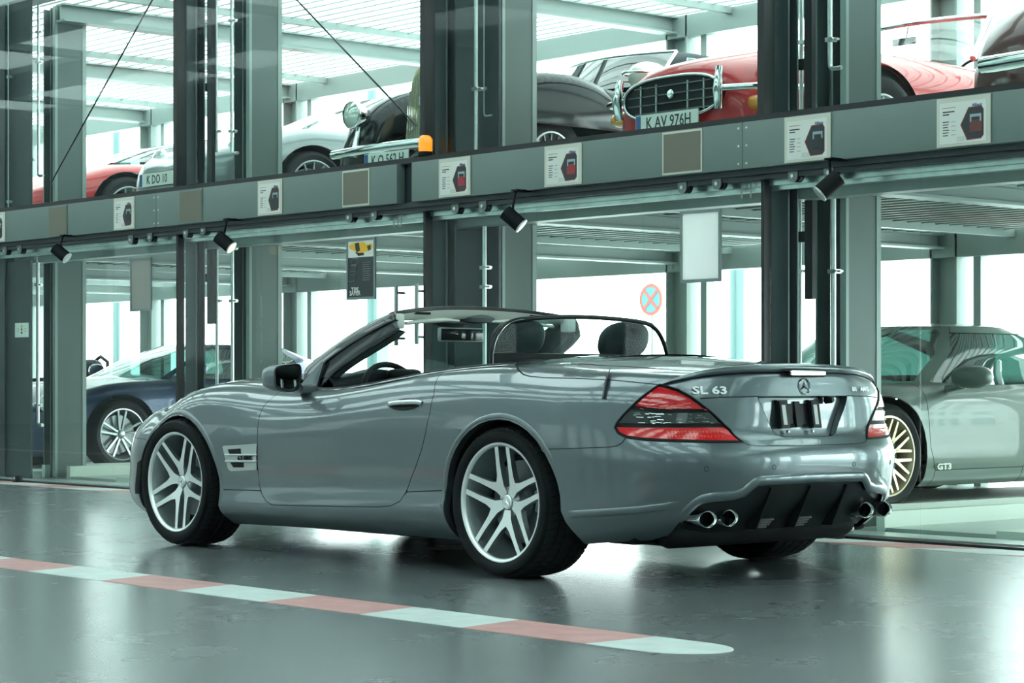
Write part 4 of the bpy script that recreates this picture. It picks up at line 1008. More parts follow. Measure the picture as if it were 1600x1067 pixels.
for sg in (-1,1):
    S_ = empty('seat', (0,0,0), 0, CAR)
    mb = MB(); shell(mb, (-.52,.34*sg,1.043), (.070,.148,.092), 2.5, sh=lambda P, x, y, z: [P[0]+.02*z, P[1], P[2]+.012*x]); mb.build('headrest', LEATHER, S_, 60)
    mb = MB(); mb.tube([(-.52,.30*sg,.86),(-.52,.30*sg,.97)], .007, 8); mb.tube([(-.52,.38*sg,.86),(-.52,.38*sg,.97)], .007, 8); mb.build('headrest_post', CHROME, S_)
    mb = MB(); shell(mb, (-.56,.34*sg,.66), (.09,.255,.29), 3.2, sh=lambda P, x, y, z: [P[0]+.13*z, P[1], P[2]]); mb.build('backrest', LEATHER, S_, 60)
    mb = MB(); shell(mb, (-.90,.34*sg,.46), (.30,.25,.08), 3.2); mb.build('seat_cushion', LEATHER, S_, 60)
ST = empty('steering_wheel', (-1.375,-.395,.76), 0, CAR); ST.rotation_euler = (0, math.radians(-22), 0)
mb = MB(); mb.tube([(0,.185*math.cos(w),.185*math.sin(w)) for w in np.linspace(0,2*PI,49)[:-1]], .0145, 12, closed=True); mb.build('steering_rim', LEATHER, ST, 60)
mb = MB(); shell(mb, (-.01,0,0), (.03,.06,.055), 3); 
for w in (0, PI, -PI/2): mb.tube([(0,.04*math.cos(w),.04*math.sin(w)),(0,.18*math.cos(w),.18*math.sin(w))], .013, 8, sx=.6)
mb.build('steering_hub', BLACKP, ST, 60)
mb = MB(); shell(mb, (-1.42,-.30,.885), (.04,.10,.026), 3); mb.build('instrument_cowl', LEATHER, CAR, 60)
# wind deflector
WD = empty('wind_deflector', (0,0,0), 0, CAR)
arc = catmull([(-.56,.925),(-.555,.99),(-.53,1.05),(-.48,1.10),(-.40,1.130),(-.2,1.146),(0,1.151),(.2,1.147),(.40,1.133),(.48,1.108),(.53,1.06),(.565,.99),(.575,.925)], 5) if False else catmull([(-.56,.925,0),(-.555,.99,0),(-.53,1.05,0),(-.48,1.10,0),(-.40,1.130,0),(-.2,1.146,0),(0,1.151,0),(.2,1.147,0),(.40,1.133,0),(.48,1.108,0),(.53,1.06,0),(.565,.99,0),(.58,.925,0)], 5)
XW = -.45
mb = MB(); mb.tube([(XW,a[0],a[1]) for a in arc], .011, 10); mb.build('deflector_frame', BLACKP, WD, 60)
mb = MB(); n = len(arc); mb.add([(XW,a[0],a[1]) for a in arc], [tuple(range(n))]); mb.add([(XW+.004,a[0],a[1]) for a in arc], [tuple(reversed(range(n)))]); mb.build('deflector_glass', TINTGLASS, WD, 0)
mb = MB(); mb.rbox((XW-.02,-.56,.86),(XW+.02,.57,.978),.012); mb.build('deflector_base', BLACKP, WD, 40)
mb = MB(); mb.tube([(XW+.008,a[0],a[1]) for a in arc[:22]], .0035, 6); mb.build('deflector_edge', CHROME, WD, 60)
# tonneau between cabin and deck
mb = MB(); rows = []
for i in range(9):
    k = i/8; x = -.46+.62*k; row = []
    for j in range(25):
        s = -1+j/12; hw = .70+.0*k if k < .9 else .62; row.append((x, hw*s, .905+.055*k**.7*(1-s*s)**.8+.01*k))
    rows.append(row)
mb.grid(rows); mb.build('soft_tonneau', PAINT, CAR, 60)

# ---- front bumper intake, lip
qa = [uv_path(p((220.5,717.6),(219.5,745),(218,772),(211.5,772),(212.5,745),(214.5,722)))]
panel_obj('side_intake', qa[0], [BLACKM, JOINT], CAR, 'both', off=.0015, depth=.004)
# ---------------------------------------------------------------- floor marking, facade fittings
WLINE = mat('white floor paint', (.62,.70,.68), .38, noise=.10, nscale=9); RLINE = mat('faded red floor paint', (.58,.29,.28), .4, noise=.14, nscale=9)
def stripe(name, label, yn, yf, cuts_n, cuts_f, first_red, end=None, z=.0015):
    t = thing(name, label, 'floor marking', ((cuts_n[0]+cuts_n[-1])/2, (yn+yf)/2, 0)); ox, oy = t.location[0], t.location[1]
    for i in range(len(cuts_n)-1):
        red = (i % 2 == 0) == first_red; P = [(cuts_n[i],yn),(cuts_n[i+1],yn),(cuts_f[i+1],yf),(cuts_f[i],yf)]
        if end is not None and i == len(cuts_n)-2:
            ym = (yn+yf)/2; r = (yf-yn)/2; P = [(cuts_n[i],yn)]+[(end-r+r*math.cos(w)*1.35, ym+r*math.sin(w)) for w in np.linspace(-PI/2, PI/2, 14)]+[(cuts_f[i],yf)]
        mb = MB(); mb.prism([(a-ox,b-oy) for a, b in P], lambda x, y: (x,y,-.001), lambda x, y: (x,y,z)); mb.build('red_segment' if red else 'white_segment', RLINE if red else WLINE, t, 0)
    return t
cn = [1.978,1.357,.782,.164,-.440,-1.03,-1.65]; cf = [1.985,1.30,.71,.10,-.52,-1.13,-1.75]
while cn[-1] > -30: cn.append(cn[-1]-.62); cf.append(cf[-1]-.62)
stripe('floor_stripe', 'red and white striped line with rounded end across the foreground floor', -2.245, -1.93, [a for a in cn[::-1]]+[2.3], [a for a in cf[::-1]]+[2.3], len(cn) % 2 == 0, 2.38)
c2 = [-31+.62*i for i in range(66)]; off = .03
cn2 = [-.62+.62*k for k in range(-49, 18)]; c0 = [x-.06 for x in cn2]
stripe('floor_stripe', 'red and white striped line along the foot of the glass front', 1.80, 2.085, [x+.09 for x in c0], [x+.46 for x in c0], False)
# ---- info cards and blank panels on the fascia
CARDF = mat('cream card frame', (.60,.62,.54), .5); CARDW = mat('card paper', (.72,.75,.70), .6); INK = mat('printed ink', (.03,.035,.04), .6); INK2 = mat('grey print', (.30,.33,.32), .6)
CRED = mat('printed dark red', (.30,.03,.035), .5); CBLUE = mat('printed blue', (.03,.10,.28), .5); CTAUPE = mat('taupe panel', (.17,.165,.13), .6); CGLS = mat('printed windscreen blue grey', (.30,.42,.46), .4)
cols = {'red': (.32,.03,.04), 'black': (.03,.035,.04), 'maroon': (.14,.05,.045), 'grey': (.02,.022,.022)}
def card(x0, x1, which, label, z0=2.052, z1=2.303):
    t = thing('info_card', label, 'sign', ((x0+x1)/2, 2.057, (z0+z1)/2), 0, None); w = x1-x0; h = z1-z0; L = lambda u: -w/2+w*u; V = lambda v: -h/2+h*v
    def rect(name, u0, u1, v0, v1, m, d, par=t): mb = MB(); mb.box((L(u0),-d,V(v0)),(L(u1),0,V(v1))); return mb.build(name, m, par, 0)
    rect('card_frame',0,1,0,1,CARDF,.004); rect('card_sheet',.06,.93,.06,.90,CARDW,.006)
    mb = MB()
    for v, u0, u1 in ((.70,.12,.34),(.645,.12,.24)): mb.box((L(u0),-.0068,V(v)),(L(u1),0,V(v+.025)))
    for i in range(6): mb.box((L(.12),-.0068,V(.50-i*.055)),(L(.24-.012*(i%3)),0,V(.518-i*.055)))
    mb.build('printed_lines', INK, t, 0)['kind'] = 'stuff'
    mb = MB()
    for i in range(4): mb.box((L(.28),-.0066,V(.50-i*.09)),(L(.36),0,V(.512-i*.09)))
    mb.build('printed_lines', INK2, t, 0)['kind'] = 'stuff'
    text_on('card_logo', 'Allianz', .021*w/.33, (L(.76),-.0072,V(.80)), (1,0,0), (0,0,1), CBLUE, t, .0003, 1.1, .0004)
    rect('heading_line', .11,.36,.79,.80,CRED,.0066)
    hexa = lambda k: [(L(.45+.02*k),V(.42)),(L(.575+.008*k),V(.10+.02*k)),(L(.83-.0*k),V(.11+.02*k)),(L(.88-.008*k),V(.18)),(L(.88-.008*k),V(.70)),(L(.84-.0*k),V(.775-.02*k)),(L(.60+.005*k),V(.765-.02*k))]
    mb = MB(); mb.prism(hexa(0), lambda x, z: (x,-.0068,z), lambda x, z: (x,0,z)); mb.build('picture_border', CRED, t, 0)
    mb = MB(); mb.prism(hexa(1), lambda x, z: (x,-.0078,z), lambda x, z: (x,-.001,z)); pic = mb.build('car_picture', mat('picture dark', (.035,.04,.045), .5), t, 0)
    rect('picture_glass', .63,.84,.46,.62,CGLS,.0084,pic); rect('picture_cabin',.66,.81,.47,.56,INK,.0088,pic)
    mb = MB(); mb.prism([(L(.63),V(.25)),(L(.85),V(.25)),(L(.86),V(.42)),(L(.80),V(.50)),(L(.68),V(.50)),(L(.62),V(.42))], lambda x, z: (x,-.0092,z), lambda x, z: (x,-.001,z)); mb.build('picture_body', mat('picture body '+which, cols[which], .5), pic, 0)
    mb = MB()
    for i in range(7):
        for j in range(3): mb.box((L(.38+i*.03+j*.008),-.0066,V(.10+j*.035-(i%2)*.01)),(L(.392+i*.03+j*.008),0,V(.12+j*.035-(i%2)*.01)))
    mb.build('checker_print', INK2, t, 0)['kind'] = 'stuff'
    return t
fx = lambda px, py=250: unpY(px, py, 2.055)[0]
card(fx(1464),fx(1548),'maroon','cream information card with a maroon car picture, rightmost on the grey fascia')
card(fx(1226),fx(1298),'black','cream information card with a black car picture above the grey door bracket')
card(fx(851),fx(909),'red','cream card with a red car picture in the middle of the grey fascia')
card(fx(686),fx(735),'red','cream card with a red car picture just right of the orange beacon')
card(fx(403),fx(441),'black','cream card with a black car picture left of the taupe panel near the fascia joint')
card(fx(178),fx(210),'grey','cream card with a dark car picture under the red sports car on the left')
card(fx(-24),fx(8),'black','cream card cut off at the left edge of the fascia')
for i, (a, b, lb) in enumerate(((76,105,'leftmost taupe blank panel on the grey fascia'),(280,316,'taupe blank panel on the fascia below the dark column, second from left'),(535,577,'taupe blank panel left of the open fascia joint and orange beacon'),(1035,1097,'taupe blank panel under the red roadster with the wide grille'))):
    x0, x1 = fx(a), fx(b); t = thing('blank_panel', lb, 'panel', ((x0+x1)/2,2.058,2.177)); w = x1-x0
    mb = MB(); mb.box((-w/2,-.004,-.125),(w/2,0,.125)); mb.build('panel_frame', FASC if i < 2 else CARDF, t, 0); mb = MB(); mb.box((-w/2+.012,-.0065,-.112),(w/2-.012,0,.112)); mb.build('panel_sheet', CTAUPE, t, 0)
# ---- orange beacon
c = unpY(663,250,2.10); t = thing('warning_beacon', 'orange warning beacon standing on the grey fascia by the dark column', 'warning light', (c[0],2.11,2.345))
mb = MB(); mb.lathe([(0,0),(.048,0),(.048,.022),(.044,.03),(0,.03)], 24, 'z'); mb.build('beacon_base', BLACKM, t)
OR = mat('orange beacon lens', (.95,.30,.01), .15, 0, 1., emit=.55)
mb = MB(); mb.lathe([(.043,.03),(.045,.05),(.045,.105),(.040,.125),(.028,.136),(0,.14)], 24, 'z'); d = mb.build('beacon_lens', OR, t, 60)
mb = MB()
for w in np.linspace(0, 2*PI, 13)[:-1]: mb.tube([(.0455*math.cos(w),.0455*math.sin(w),.035),(.0455*math.cos(w),.0455*math.sin(w),.115)], .0018, 5)
mb.build('lens_ridge', OR, d, 0)['kind'] = 'stuff'
# ---- conduits, cable trays, spotlights, door rollers
def pipe(px, y0, y1, Y, r, label, hook=True, clamps=(), m=None):
    a, b = unpY(px, y0, Y), unpY(px, y1, Y); z1, z0 = max(a[2], .0), max(b[2], .0); t = thing('conduit_pipe', label, 'pipe', (a[0], Y, z0))
    P = [(0,0,z1-z0),(0,0,.03)]+([(.003,0,.012),(.015,.0,.002),(.035,0,0),(.085,0,0)] if hook else [(0,0,0)]); mb = MB(); mb.tube(P, r, 10); mb.build('pipe_run', m or GALV, t, 60)
    for cy in clamps:
        z = unpY(px, cy, Y)[2]-z0; mb = MB(); mb.box((-r-.012,-r-.004,z-.012),(r+.012,r+.02,z+.012)); mb.lathe([(0,-.012),(.008,-.012),(.008,0)], 8, 'y', (r+.018,-r,z)); mb.box((r,-.004,z-.006),(r+.04,.02,z+.006)); mb.build('pipe_clamp', GALV, t, 30)
pipe(1252,0-40,225,2.55,.012,'thin galvanised conduit beside black tray above the fascia, right column',False,(66,))
pipe(1297,-40,108,2.62,.013,'galvanised conduit ending in a hook above the fascia, right column',True,(62,))
pipe(1250,270,640,2.55,.012,'thin galvanised conduit below the fascia, left of the long black tray',False,(424,))
pipe(1302,285,640,2.62,.016,'thick galvanised conduit below the fascia, under the right spotlight',False,(424,))
pipe(744,-40,236,2.45,.015,'bright galvanised conduit above the fascia on the middle column',False,(139,))
pipe(758,-40,182,2.55,.012,'galvanised conduit ending in a hook on the middle column',True,(139,))
pipe(757,320,640,2.45,.016,'bright galvanised conduit below the fascia on the middle column',False,(342,418,448))
pipe(338,-40,238,2.55,.012,'thin galvanised conduit above the fascia, left of the hooked pipe',False,(205,))
pipe(362,-40,240,2.60,.013,'hooked galvanised conduit above the fascia by the silver coupe',True,(32,205))
pipe(339,360,640,2.55,.013,'galvanised conduit below the fascia, beside the hanging black tray',False,(470,))
pipe(363,372,640,2.60,.014,'galvanised conduit below the fascia, right of the left spotlight',False,(388,470))
pipe(48,-40,330,2.4,.016,'bright galvanised conduit above the fascia at the left edge',False,(20,249))
pipe(60,5,275,2.5,.012,'hooked galvanised conduit above the fascia near the left edge',True,(50,97))
pipe(59,385,664,2.4,.015,'hooked galvanised conduit below the fascia at the left edge',True,(403,445,633))
pipe(13,-40,330,2.25,.006,'thin pale pipe at the far left edge above the fascia',False,(120,315))
def tray(px0, px1, y0, y1, Y, label, m=None):
    a, b = unpY(px0, y0, Y), unpY(px1, y1, Y); t = thing('cable_tray', label, 'cable tray', ((a[0]+b[0])/2, Y, b[2])); w = (b[0]-a[0])/2
    mb = MB(); mb.box((-w,-.01,0),(w,.025,a[2]-b[2])); mb.build('tray_cover', m or BLACKP, t, 0); mb = MB(); mb.box((-w-.05,-.012,(a[2]-b[2])*.45),(-w,.02,(a[2]-b[2])*.45+.06)); mb.build('tray_bracket', BLACKM, t, 0)
tray(1258,1270,-40,228,2.5,'black cable tray above the fascia in the right column gap'); tray(1259,1271,268,467,2.5,'black cable tray hanging below the fascia at the right column')
tray(325,334,358,506,2.5,'black cable tray hanging below the fascia beside the left spotlight'); tray(325,332,-40,290,2.5,'black cable tray above the fascia behind the left dark column')
def spot(px, py, Y, dirpx, label, warm=False):
    c = unpY(px, py, Y); t = thing('spotlight', label, 'spotlight', tuple(c)); D = Vector(dirpx).normalized(); a = D.cross(Vector((0,1,0))).normalized()
    mb = MB(); mb.tube([tuple(-D*.075),tuple(D*.06)], .048, 24); mb.build('lamp_body', BLACKM, t, 40)
    mb = MB(); mb.tube([tuple(D*.058),tuple(D*.066)], [.050,.050], 24); mb.build('lamp_rim', SATIN, t, 40)
    mb = MB(); mb.tube([tuple(D*.064),tuple(D*.068)], .042, 24); mb.build('lamp_lens', mat('warm lamp lens' if warm else 'lamp lens', (1,.75,.45) if warm else (.5,.55,.55), .2, emit=1.2 if warm else 0), t, 40)
    zt = max(.07, 2.050-c[2]); mb = MB(); mb.tube([tuple(-D*.02),(0,.01,zt-.02),(0,.03,zt)], .008, 8); mb.rbox((-.03,.0,zt-.012),(.03,.13,zt),.004); mb.build('lamp_bracket', BLACKM, t, 30)
spot(1294,291,1.98,(-.45,-.60,-.65),'black spotlight below the fascia at the right column'); spot(803,343,1.98,(.60,.45,-.65),'black spotlight below the fascia at the middle column')
spot(352,379,1.98,(.66,.42,-.62),'black spotlight with a warm glowing lens below the fascia, left column', True); spot(96,396,1.98,(.62,.45,-.6),'black spotlight below the fascia near the left edge')
def roller(px, py, label, plate=False):
    c = unpY(px, py, 2.12); t = thing('door_roller', label, 'door roller', (c[0], 2.12, c[2])); h = 2.03-c[2]
    mb = MB(); mb.prism([(-.035,h),(.035,h),(.035,.0)]+[(.035*math.cos(w),.035*math.sin(w)) for w in np.linspace(0,-PI,12)]+[(-.035,0)], lambda x, z: (x,-.008,z), lambda x, z: (x,.0,z)); mb.build('roller_plate', FASC, t, 30)
    mb = MB(); mb.lathe([(0,.0),(.036,.0),(.036,.03),(0,.03)], 20, 'y', (.012,.006,0)); mb.build('roller_wheel', FRAMEM, t, 30)
    mb = MB(); mb.lathe([(0,-.016),(.011,-.015),(.014,-.008)], 12, 'y'); mb.build('roller_bolt', GALV, t, 30)
for px, py, lb in ((1240,275,'left door roller under the black car card'),(1296,270,'right door roller under the black car card'),(1067,293,'left roller of the pair above the white notice board'),(1121,287,'right roller of the pair above the white notice board'),(712,326,'left door roller under the card beside the beacon'),(755,322,'right door roller under the card beside the beacon'),(546,340,'left roller of the pair above the poster'),(585,336,'right roller of the pair above the poster'),(205,375,'left roller of the pair left of the beige notice board'),(235,371,'right roller of the pair above the beige notice board'),(291,364,'left door roller on the dark column below the second taupe panel'),(318,360,'right door roller on the dark column below the second taupe panel'),(8,392,'left roller of the pair at the left edge'),(31,390,'right roller of the pair at the left edge')): roller(px, py, lb)
# ---- door handles (long tubes on the glass doors)
def handle(px, py0, py1, label):
    a, b = unpY(px, py0, 2.12), unpY(px, py1, 2.12); t = thing('pull_handle', label, 'door handle', (a[0], 2.12, b[2])); L = a[2]-b[2]
    mb = MB(); mb.tube([(0,0,0),(0,0,L)], .014, 14); mb.build('grip_tube', mat('brushed steel', (.33,.38,.37), .3, .9), t, 60)
    for z in (L*.12, L*.88): mb = MB(); mb.tube([(0,0,z),(0,.073,z)], .009, 10); mb.build('handle_standoff', GALV, t, 60)
handle(619,446,540,'left one of two long tubular handles on the glass doors'); handle(651,443,538,'right one of two long tubular handles on the glass doors')
# ---- lettering on the glass
NUM = mat('frosted lettering', (.35,.42,.40), .5)
def numb(txt, px, py, size, label):
    c = unpY(px, py, 2.188); t = thing('glass_number', label, 'number', tuple(c)); text_on('digit', txt, size, (0,0,0), (1,0,0), (0,0,1), NUM, t, .0008)
numb('10', 620, 346, .13, 'frosted number ten on the glass above the handles'); numb('11', 1166, 298, .14, 'frosted number eleven on the glass beside the white notice board')
numb('9', 260, 374, .12, 'frosted number nine on the glass above the blue coupe')
# ---- notice boards
def board(px0, px1, py0, py1, label, m, fr, name='notice_board', Y=2.185):
    a, b = unpY(px0, py1, Y), unpY(px1, py0, Y); zc0 = unpY((px0+px1)/2, py1, Y)[2]; zc1 = unpY((px0+px1)/2, py0, Y)[2]; w = b[0]-a[0]; h = zc1-zc0
    t = thing(name, label, 'notice board', ((a[0]+b[0])/2, Y, zc0)); mb = MB(); f = .018
    for q in (((-w/2,-.012,0),(w/2,0,f)),((-w/2,-.012,h-f),(w/2,0,h)),((-w/2,-.012,f),(-w/2+f,0,h-f)),((w/2-f,-.012,f),(w/2,0,h-f))): mb.box(*q)
    mb.build('board_frame', fr, t, 0); mb = MB(); mb.box((-w/2+f,-.008,f),(w/2-f,-.002,h-f)); mb.build('board_sheet', m, t, 0); return t, w, h
BG = mat('grey aluminium frame', (.22,.27,.27), .4, .5); BW = mat('white translucent sheet', (.92,.96,.95), .5)
bs = BW.node_tree.nodes['Principled BSDF']; bs.inputs['Transmission Weight'].default_value = .0
def transl(m, col):
    nt = m.node_tree; o = [x for x in nt.nodes if x.type == 'OUTPUT_MATERIAL'][0]; a = nt.nodes.new('ShaderNodeBsdfTranslucent'); a.inputs['Color'].default_value = (*col,1); mx = nt.nodes.new('ShaderNodeMixShader'); mx.inputs[0].default_value = .9
    nt.links.new(nt.nodes['Principled BSDF'].outputs[0], mx.inputs[1]); nt.links.new(a.outputs[0], mx.inputs[2]); nt.links.new(mx.outputs[0], o.inputs['Surface'])
transl(BW, (1,1,1)); board(1064.5,1128,328,441,'large white notice board with grey frame hanging on the glass',BW,BG)
board(205,238,403,486,'plain beige notice board hanging on the glass at left',mat('beige sheet',(.30,.31,.28),.6),BG)
t, w, h = board(543,588,372,468,'poster of a yellow car over dark text hanging on the glass',mat('poster dark',(.035,.045,.05),.5),BG,'poster')
def pr(u0, u1, v0, v1, m, name, d=.0105): mb = MB(); mb.box((-w/2+w*u0,-d,h*v0),(-w/2+w*u1,-.004,h*v1)); return mb.build(name, m, t, 0)
pr(.06,.94,.69,.96,CARDW,'poster_photo_ground',.0090); YL = mat('printed yellow', (.85,.48,.03), .5)
pl = lambda P, m, nm, d: (MB().prism([(-w/2+w*a, h*b) for a, b in P], lambda x, z: (x,-d,z), lambda x, z: (x,-.004,z))).build(nm, m, t, 0)
pl([(.10,.90),(.30,.93),(.62,.93),(.70,.89),(.88,.90),(.92,.84),(.80,.78),(.62,.77),(.45,.74),(.28,.80),(.12,.84)], YL, 'printed_car', .0100)
pl([(.30,.92),(.44,.93),(.48,.80),(.36,.77),(.32,.83)], INK, 'printed_car_window', .0108); pl([(.72,.86),(.84,.88),(.86,.80),(.76,.79)], INK, 'printed_wheel', .0108); pl([(.30,.78),(.46,.76),(.60,.76),(.62,.72),(.42,.71)], INK, 'printed_shadow', .0108)
for cx, cy in ((.28,.62),(.25,.52),(.20,.36)):
    mb = MB(); P = [(-w/2+w*(cx+.09*a+.03*b), h*(cy+.055*b)) for a, b in ((-1,-1),(1,-1),(1,1),(-1,1))]; mb.tube([(x,-.010,z) for x, z in P], .0022, 5, closed=True); mb.build('printed_outline', INK2, t, 0)
for i in range(9): pr(.56,.84-.02*(i%3),.60-i*.036,.606-i*.036,INK2,'printed_line',.0100)
text_on('poster_lettering', 'TPS', .050, (-w*.20,-.0105,h*.155), (1,0,0), (0,0,1), CARDW, t, .0003, 1.1, .001); text_on('poster_lettering', 'SAVER', .046, (-w*.20,-.0105,h*.105), (1,0,0), (0,0,1), CARDW, t, .0003, .95, .001)
a = unpY(30,517,2.27); t = thing('safety_notice', 'small white safety notice with three coloured dots on the left column', 'sign', (a[0],2.298,a[2]-.055))
mb = MB(); mb.box((-.12,-.004,0),(.12,0,.125)); mb.build('notice_sheet', CARDW, t, 0)
for z, m in ((.095,mat('orange dot',(.8,.3,.03),.5)),(.068,CRED),(.04,INK)): mb = MB(); mb.lathe([(0,-.006),(.012,-.006),(.012,0)], 14, 'y', (0,0,z)); mb.build('coloured_dot', m, t, 0)
for x in (-.08,.05): mb = MB(); mb.box((x,-.0055,.07),(x+.035,0,.075)); mb.box((x,-.0055,.05),(x+.03,0,.055)); mb.build('printed_lines', INK2, t, 0)
# ---- thin black diagonal rods
def rod(p0, p1, Y, label):
    a, b = unpY(*p0, Y), unpY(*p1, Y); t = MB(); c = (a+b)/2; t.tube([tuple(a-c), tuple(b-c)], .007, 8); o = t.build('diagonal_rod', BLACKP, None, 60); o.location = tuple(c); tag(o, label, 'brace rod')
rod((252,-25),(80,285),2.65,'black diagonal brace rod behind the upper left window'); rod((440,-25),(650,196),2.65,'black diagonal brace rod above the silver coupe')
# ---- door stops on the floor
for px, py, lb, s in ((1310,838,'dark block guiding the glass door behind the roadster tail',1.),(32,745,'small black door stop on the floor at the left column',.7)):
    a = unpY(px, py, 2.09); t = thing('door_stop', lb, 'door stop', (a[0],2.06,0)); mb = MB(); mb.rbox((-.05*s,-.03,0),(.05*s,.03,.085*s),.008); mb.build('stop_block', FRAMEM, t, 30); mb = MB(); mb.lathe([(0,-.004),(.010,-.004),(.012,0)], 10, 'y', (0,-.03,.05*s)); mb.build('stop_bolt', GALV, t, 30)
# ---- lift pallets in the lower bays
PAL = mat('cream pallet edge', (.55,.62,.55), .45, .2)
def treadplate():
    m = mat('tread plate', (.42,.50,.46), .35, .6); nt = m.node_tree; b = nt.nodes['Principled BSDF']; tc = nt.nodes.new('ShaderNodeTexCoord'); ck = nt.nodes.new('ShaderNodeTexBrick'); ck.inputs['Scale'].default_value = 14
    mp = nt.nodes.new('ShaderNodeMapping'); mp.inputs['Rotation'].default_value = (0,0,PI/4); nt.links.new(tc.outputs['Object'], mp.inputs[0]); nt.links.new(mp.outputs[0], ck.inputs[0]); ck.inputs['Color1'].default_value = (1,1,1,1); ck.inputs['Color2'].default_value = (.9,.9,.9,1); ck.inputs['Mortar'].default_value = (0,0,0,1); ck.inputs['Mortar Size'].default_value = .12
    bp = nt.nodes.new('ShaderNodeBump'); bp.inputs['Strength'].default_value = .8; bp.inputs['Distance'].default_value = .01; nt.links.new(ck.outputs['Color'], bp.inputs['Height']); nt.links.new(bp.outputs[0], b.inputs['Normal']); return m
TP = treadplate()
names = {0:'car lift pallet carrying the green-grey coupe, lowest right bay',1:'empty car lift pallet behind the middle glass doors',2:'empty car lift pallet behind the doors with long handles',3:'car lift pallet carrying the blue coupe',4:'car lift pallet carrying the black open roadster','-1':'car lift pallet in the bay at the right edge'}
for k in (-1,0,1,2,3,4):
    X = -1.25-PITCH*k; t = thing('lift_pallet', names[k] if k >= 0 else names['-1'], 'lift pallet', (X-1.4, 2.75, -.011))
    for s in (-1,1):
        e = t
        if k == 0: e = thing('kerb_rail', 'cream kerb rail with bolts '+('beside the tread plate at the lower right' if s > 0 else 'left of the green-grey coupe'), 'kerb', (X-1.4+s*1.30, 2.75, -.011)); e['px'] = 0; del e['px']
        mb = MB(); dx = s*1.30 if k else 0; mb.box((dx-.03,0,0),(dx+.03,4.5,.03 if k == 4 else .12)); e = mb.build('side_rail', PAL, e, 0)
        mb = MB(); mb.box((min(s*.50,s*1.26),0,0),(max(s*.50,s*1.26),4.5,.03)); mb.build('wheel_track', TP, t, 0)
        if k in (0,3):
            for i in range(4): mb = MB(); mb.lathe([(0,.02),(.010,.018),(.016,.008),(.016,0)], 8, 'x', ((s*1.30 if k else 0)+.03,.12+i*.10,.05)); mb.build('rail_bolt', GALV, e, 30)
    mb = MB(); mb.box((-.5,0,0),(.5,4.5,.05)); mb.build('pallet_centre', PAL, t, 0)
# ---- beyond the rack
a = unpY(1017,468,11.); t = thing('road_sign', 'round no-stopping sign, blue with a red cross and rim, seen outdoors', 'road sign', (a[0],11.,0)); z = a[2]; r = .185
mb = MB(); mb.tube([(0,.03,0),(0,.03,z+.2)], .02, 10); mb.build('sign_post', GALV, t); sr = mat('sign red',(.42,.10,.08),.5); sb = mat('sign blue',(.09,.26,.34),.5)
mb = MB(); mb.lathe([(0,-.003),(r*.8,-.003),(r*.8,.01)], 32, 'y', (0,0,z)); mb.build('sign_face', sb, t, 0); mb = MB(); mb.lathe([(r*.8,.01),(r*.8,-.006),(r,-.006),(r,.01)], 32, 'y', (0,0,z)); mb.build('sign_rim', sr, t, 0)
mb = MB(); mb.obox((0,-.006,z),(.707,0,.707),(0,1,0),(-.707,0,.707),r*.8,.003,r*.1); mb.obox((0,-.007,z),(.707,0,-.707),(0,1,0),(.707,0,.707),r*.8,.003,r*.1); mb.build('sign_cross', sr, t, 0)
PALE = mat('pale far wall', (.70,.76,.74), .7); FWIN = mat('far window glass', (.25,.36,.36), .1, .3)
def building(x0, x1, y, h, label, nx, nz):
    t = thing('building', label, 'building', ((x0+x1)/2, y, -.05)); w = (x1-x0)/2; mb = MB(); mb.box((-w,0,0),(w,6,h)); mb.build('wall', PALE, t, 0); mb = MB(); mb.box((-w-.2,-.2,h),(w+.2,6.2,h+.25)); mb.build('roof', BEAMM, t, 0)
    for i in range(nx):
        for j in range(nz):
            xc = -w+2*w*(i+.5)/nx; zc = h*(j+.5)/nz; a = w/nx*.6; b = h/nz*.32; mb = MB(); mb.box((xc-a,-.03,zc-b),(xc+a,.05,zc+b)); f = mb.build('window', PALE, t, 0); mb = MB(); mb.box((xc-a+.06,-.04,zc-b+.06),(xc-.03,.0,zc+b-.06)); mb.box((xc+.03,-.04,zc-b+.06),(xc+a-.06,.0,zc+b-.06)); mb.build('pane', FWIN, f, 0)
building(3.,16.,27.,9.,'pale building with rows of windows beyond the right bays',7,4)
for (px, y0, y1, Y, lb) in ((190,155,760,12.,'grey post outside behind the red sports car'),(590,120,700,12.,'grey post outside behind the black vintage car'),(395,420,760,12.5,'grey post outside behind the left doors'),(1160,400,700,13.,'grey post outside right of the white notice board'),(1530,380,760,11.,'grey post outside behind the green-grey coupe')):
    a, b = unpY(px, y0, Y), unpY(px, y1, Y); t = thing('steel_post', lb, 'post', (a[0],Y,-.05)); h = max(a[2], 2.)+.05; mb = MB(); mb.box((-.12,-.1,0),(-.10,.1,h)); mb.box((.10,-.1,0),(.12,.1,h)); mb.box((-.1,-.01,0),(.1,.01,h)); mb.build('post_shaft', FWIN, t, 0); mb = MB(); mb.box((-.18,-.18,0),(.18,.18,.03)); mb.build('post_base', BEAMM, t, 0)
